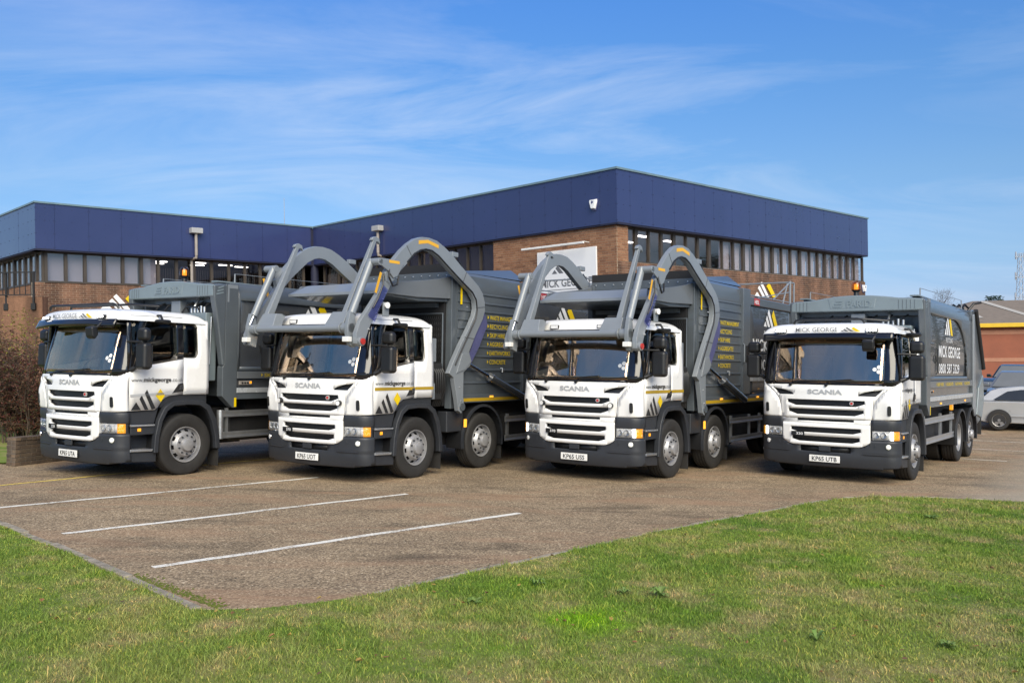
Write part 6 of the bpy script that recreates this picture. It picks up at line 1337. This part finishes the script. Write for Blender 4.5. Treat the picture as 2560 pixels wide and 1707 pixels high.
def tree(name, label, x, y, h, r, mat, n, bare=False):
    z0 = gz(x, y); rt = empty(name, loc=(x, y, z0)); tag(rt, label, 'tree', 'trees beyond the warehouse')
    tr = MB(); tr.tube([(0, 0, 0), (.05, 0, h*.4), (0, .05, h*.95)], [.16*h/8, .11*h/8, .02], 7); cr = MB()
    for k in range(26):
        a = random.uniform(0, 6.3); zz_ = h*random.uniform(.3, .9); rr = r*random.uniform(.5, 1)*(1.1-zz_/h*.75); tr.tube([(0, 0, zz_*.9), (rr*.5*math.cos(a), rr*.5*math.sin(a), zz_), (rr*math.cos(a), rr*math.sin(a), zz_+.15*h*random.random())], [.04, .025, .01], 4)
    for k in range(n):
        a = random.uniform(0, 6.3); zz_ = h*random.uniform(.22, 1.0); rr = r*random.random()**.5*(1.15-zz_/h*.85); c = (rr*math.cos(a), rr*math.sin(a), zz_)
        if bare: tr.tube([c, (c[0]+random.gauss(0, .3), c[1]+random.gauss(0, .3), c[2]+random.uniform(.1, .7))], [.012, .006], 3)
        else: leaf_shape(cr, c, random.uniform(.25, .5), random.uniform(.08, .16), random.uniform(0, 6.3), .03, random.uniform(-.5, .5))
    tr.build('trunk', 'bark', rt)
    if not bare: o = cr.build('crown', mat, rt, recalc=False, smooth=None)
tree('evergreen_tree', 'dark evergreen treetop behind the warehouse roof', 66, 120, 8.4, 3.4, 'leaf_evergreen', 1900)
tree('evergreen_tree', 'small dark conifer top close to the lattice mast', 70.8, 121, 7.6, 1.6, 'leaf_evergreen', 900)
tree('bare_tree', 'bare winter tree behind the tailgate of the fourth truck', 60, 122, 9.3, 3.4, 'leaf_evergreen', 900, True)
tree('bare_tree', 'bare winter tree beside the evergreen treetop', 56.5, 124, 8.6, 2.8, 'leaf_evergreen', 700, True)
def mast():
    x, y = 87.2, 150; z0 = gz(x, y); rt = empty('lattice_mast', loc=(x, y, z0)); tag(rt, 'grey lattice radio mast far behind the warehouse', 'mast')
    H_ = 17.0; mb = MB(); n = 14
    for i in range(n):
        z1, z2 = H_*i/n, H_*(i+1)/n; a, b = .95-.65*i/n, .95-.65*(i+1)/n; A = [(a, a), (-a, a), (-a, -a), (a, -a)]; B = [(b, b), (-b, b), (-b, -b), (b, -b)]
        for k in range(4):
            l = (k+1) % 4; mb.cyl((*A[k], z1), (*B[k], z2), .05, None, 5); mb.cyl((*A[k], z1), (*B[l], z2), .025, None, 4); mb.cyl((*B[k], z2), (*B[l], z2), .025, None, 4)
    mb.build('lattice', 'mast_steel', rt)
    for z, o in ((9, .9), (12.5, .8), (16, .7)):
        MB().cyl((o, 0, z), (o, 0, z+1.3), .12).build('antenna', 'mast_steel', rt); MB().cyl((-o, .2, z), (-o, .2, z+1.3), .12).build('antenna', 'mast_steel', rt); MB().box(-1, 1, -.05, .05, z+.4, z+.5).build('antenna_bracket', 'mast_steel', rt)
mast()
def treeline():
    mb = MB()
    for x_, y_, h_, r_ in ((44, 46, 9, 3.6), (50, 38, 10, 4), (46.5, 53, 11, 4)):
        z_ = gz(x_, y_); mb.tube([(x_, y_, z_), (x_, y_, z_+h_*.9)], [.25, .04], 6)
        for k in range(2600):
            a = random.uniform(0, 6.3); zz_ = h_*random.uniform(.15, 1.0); rr = r_*random.random()**.5*(1.15-zz_/h_*.8)
            leaf_shape(mb, (x_+rr*math.cos(a), y_+rr*math.sin(a), z_+zz_), random.uniform(.3, .55), random.uniform(.1, .18), random.uniform(0, 6.3), .03, random.uniform(-.5, .5))
    tag(mb.build('treeline', 'leaf_evergreen', recalc=False, smooth=None), 'evergreen wood past the car park, mirrored in the fourth truck', 'trees', kind='stuff')
treeline()
build_trucks()
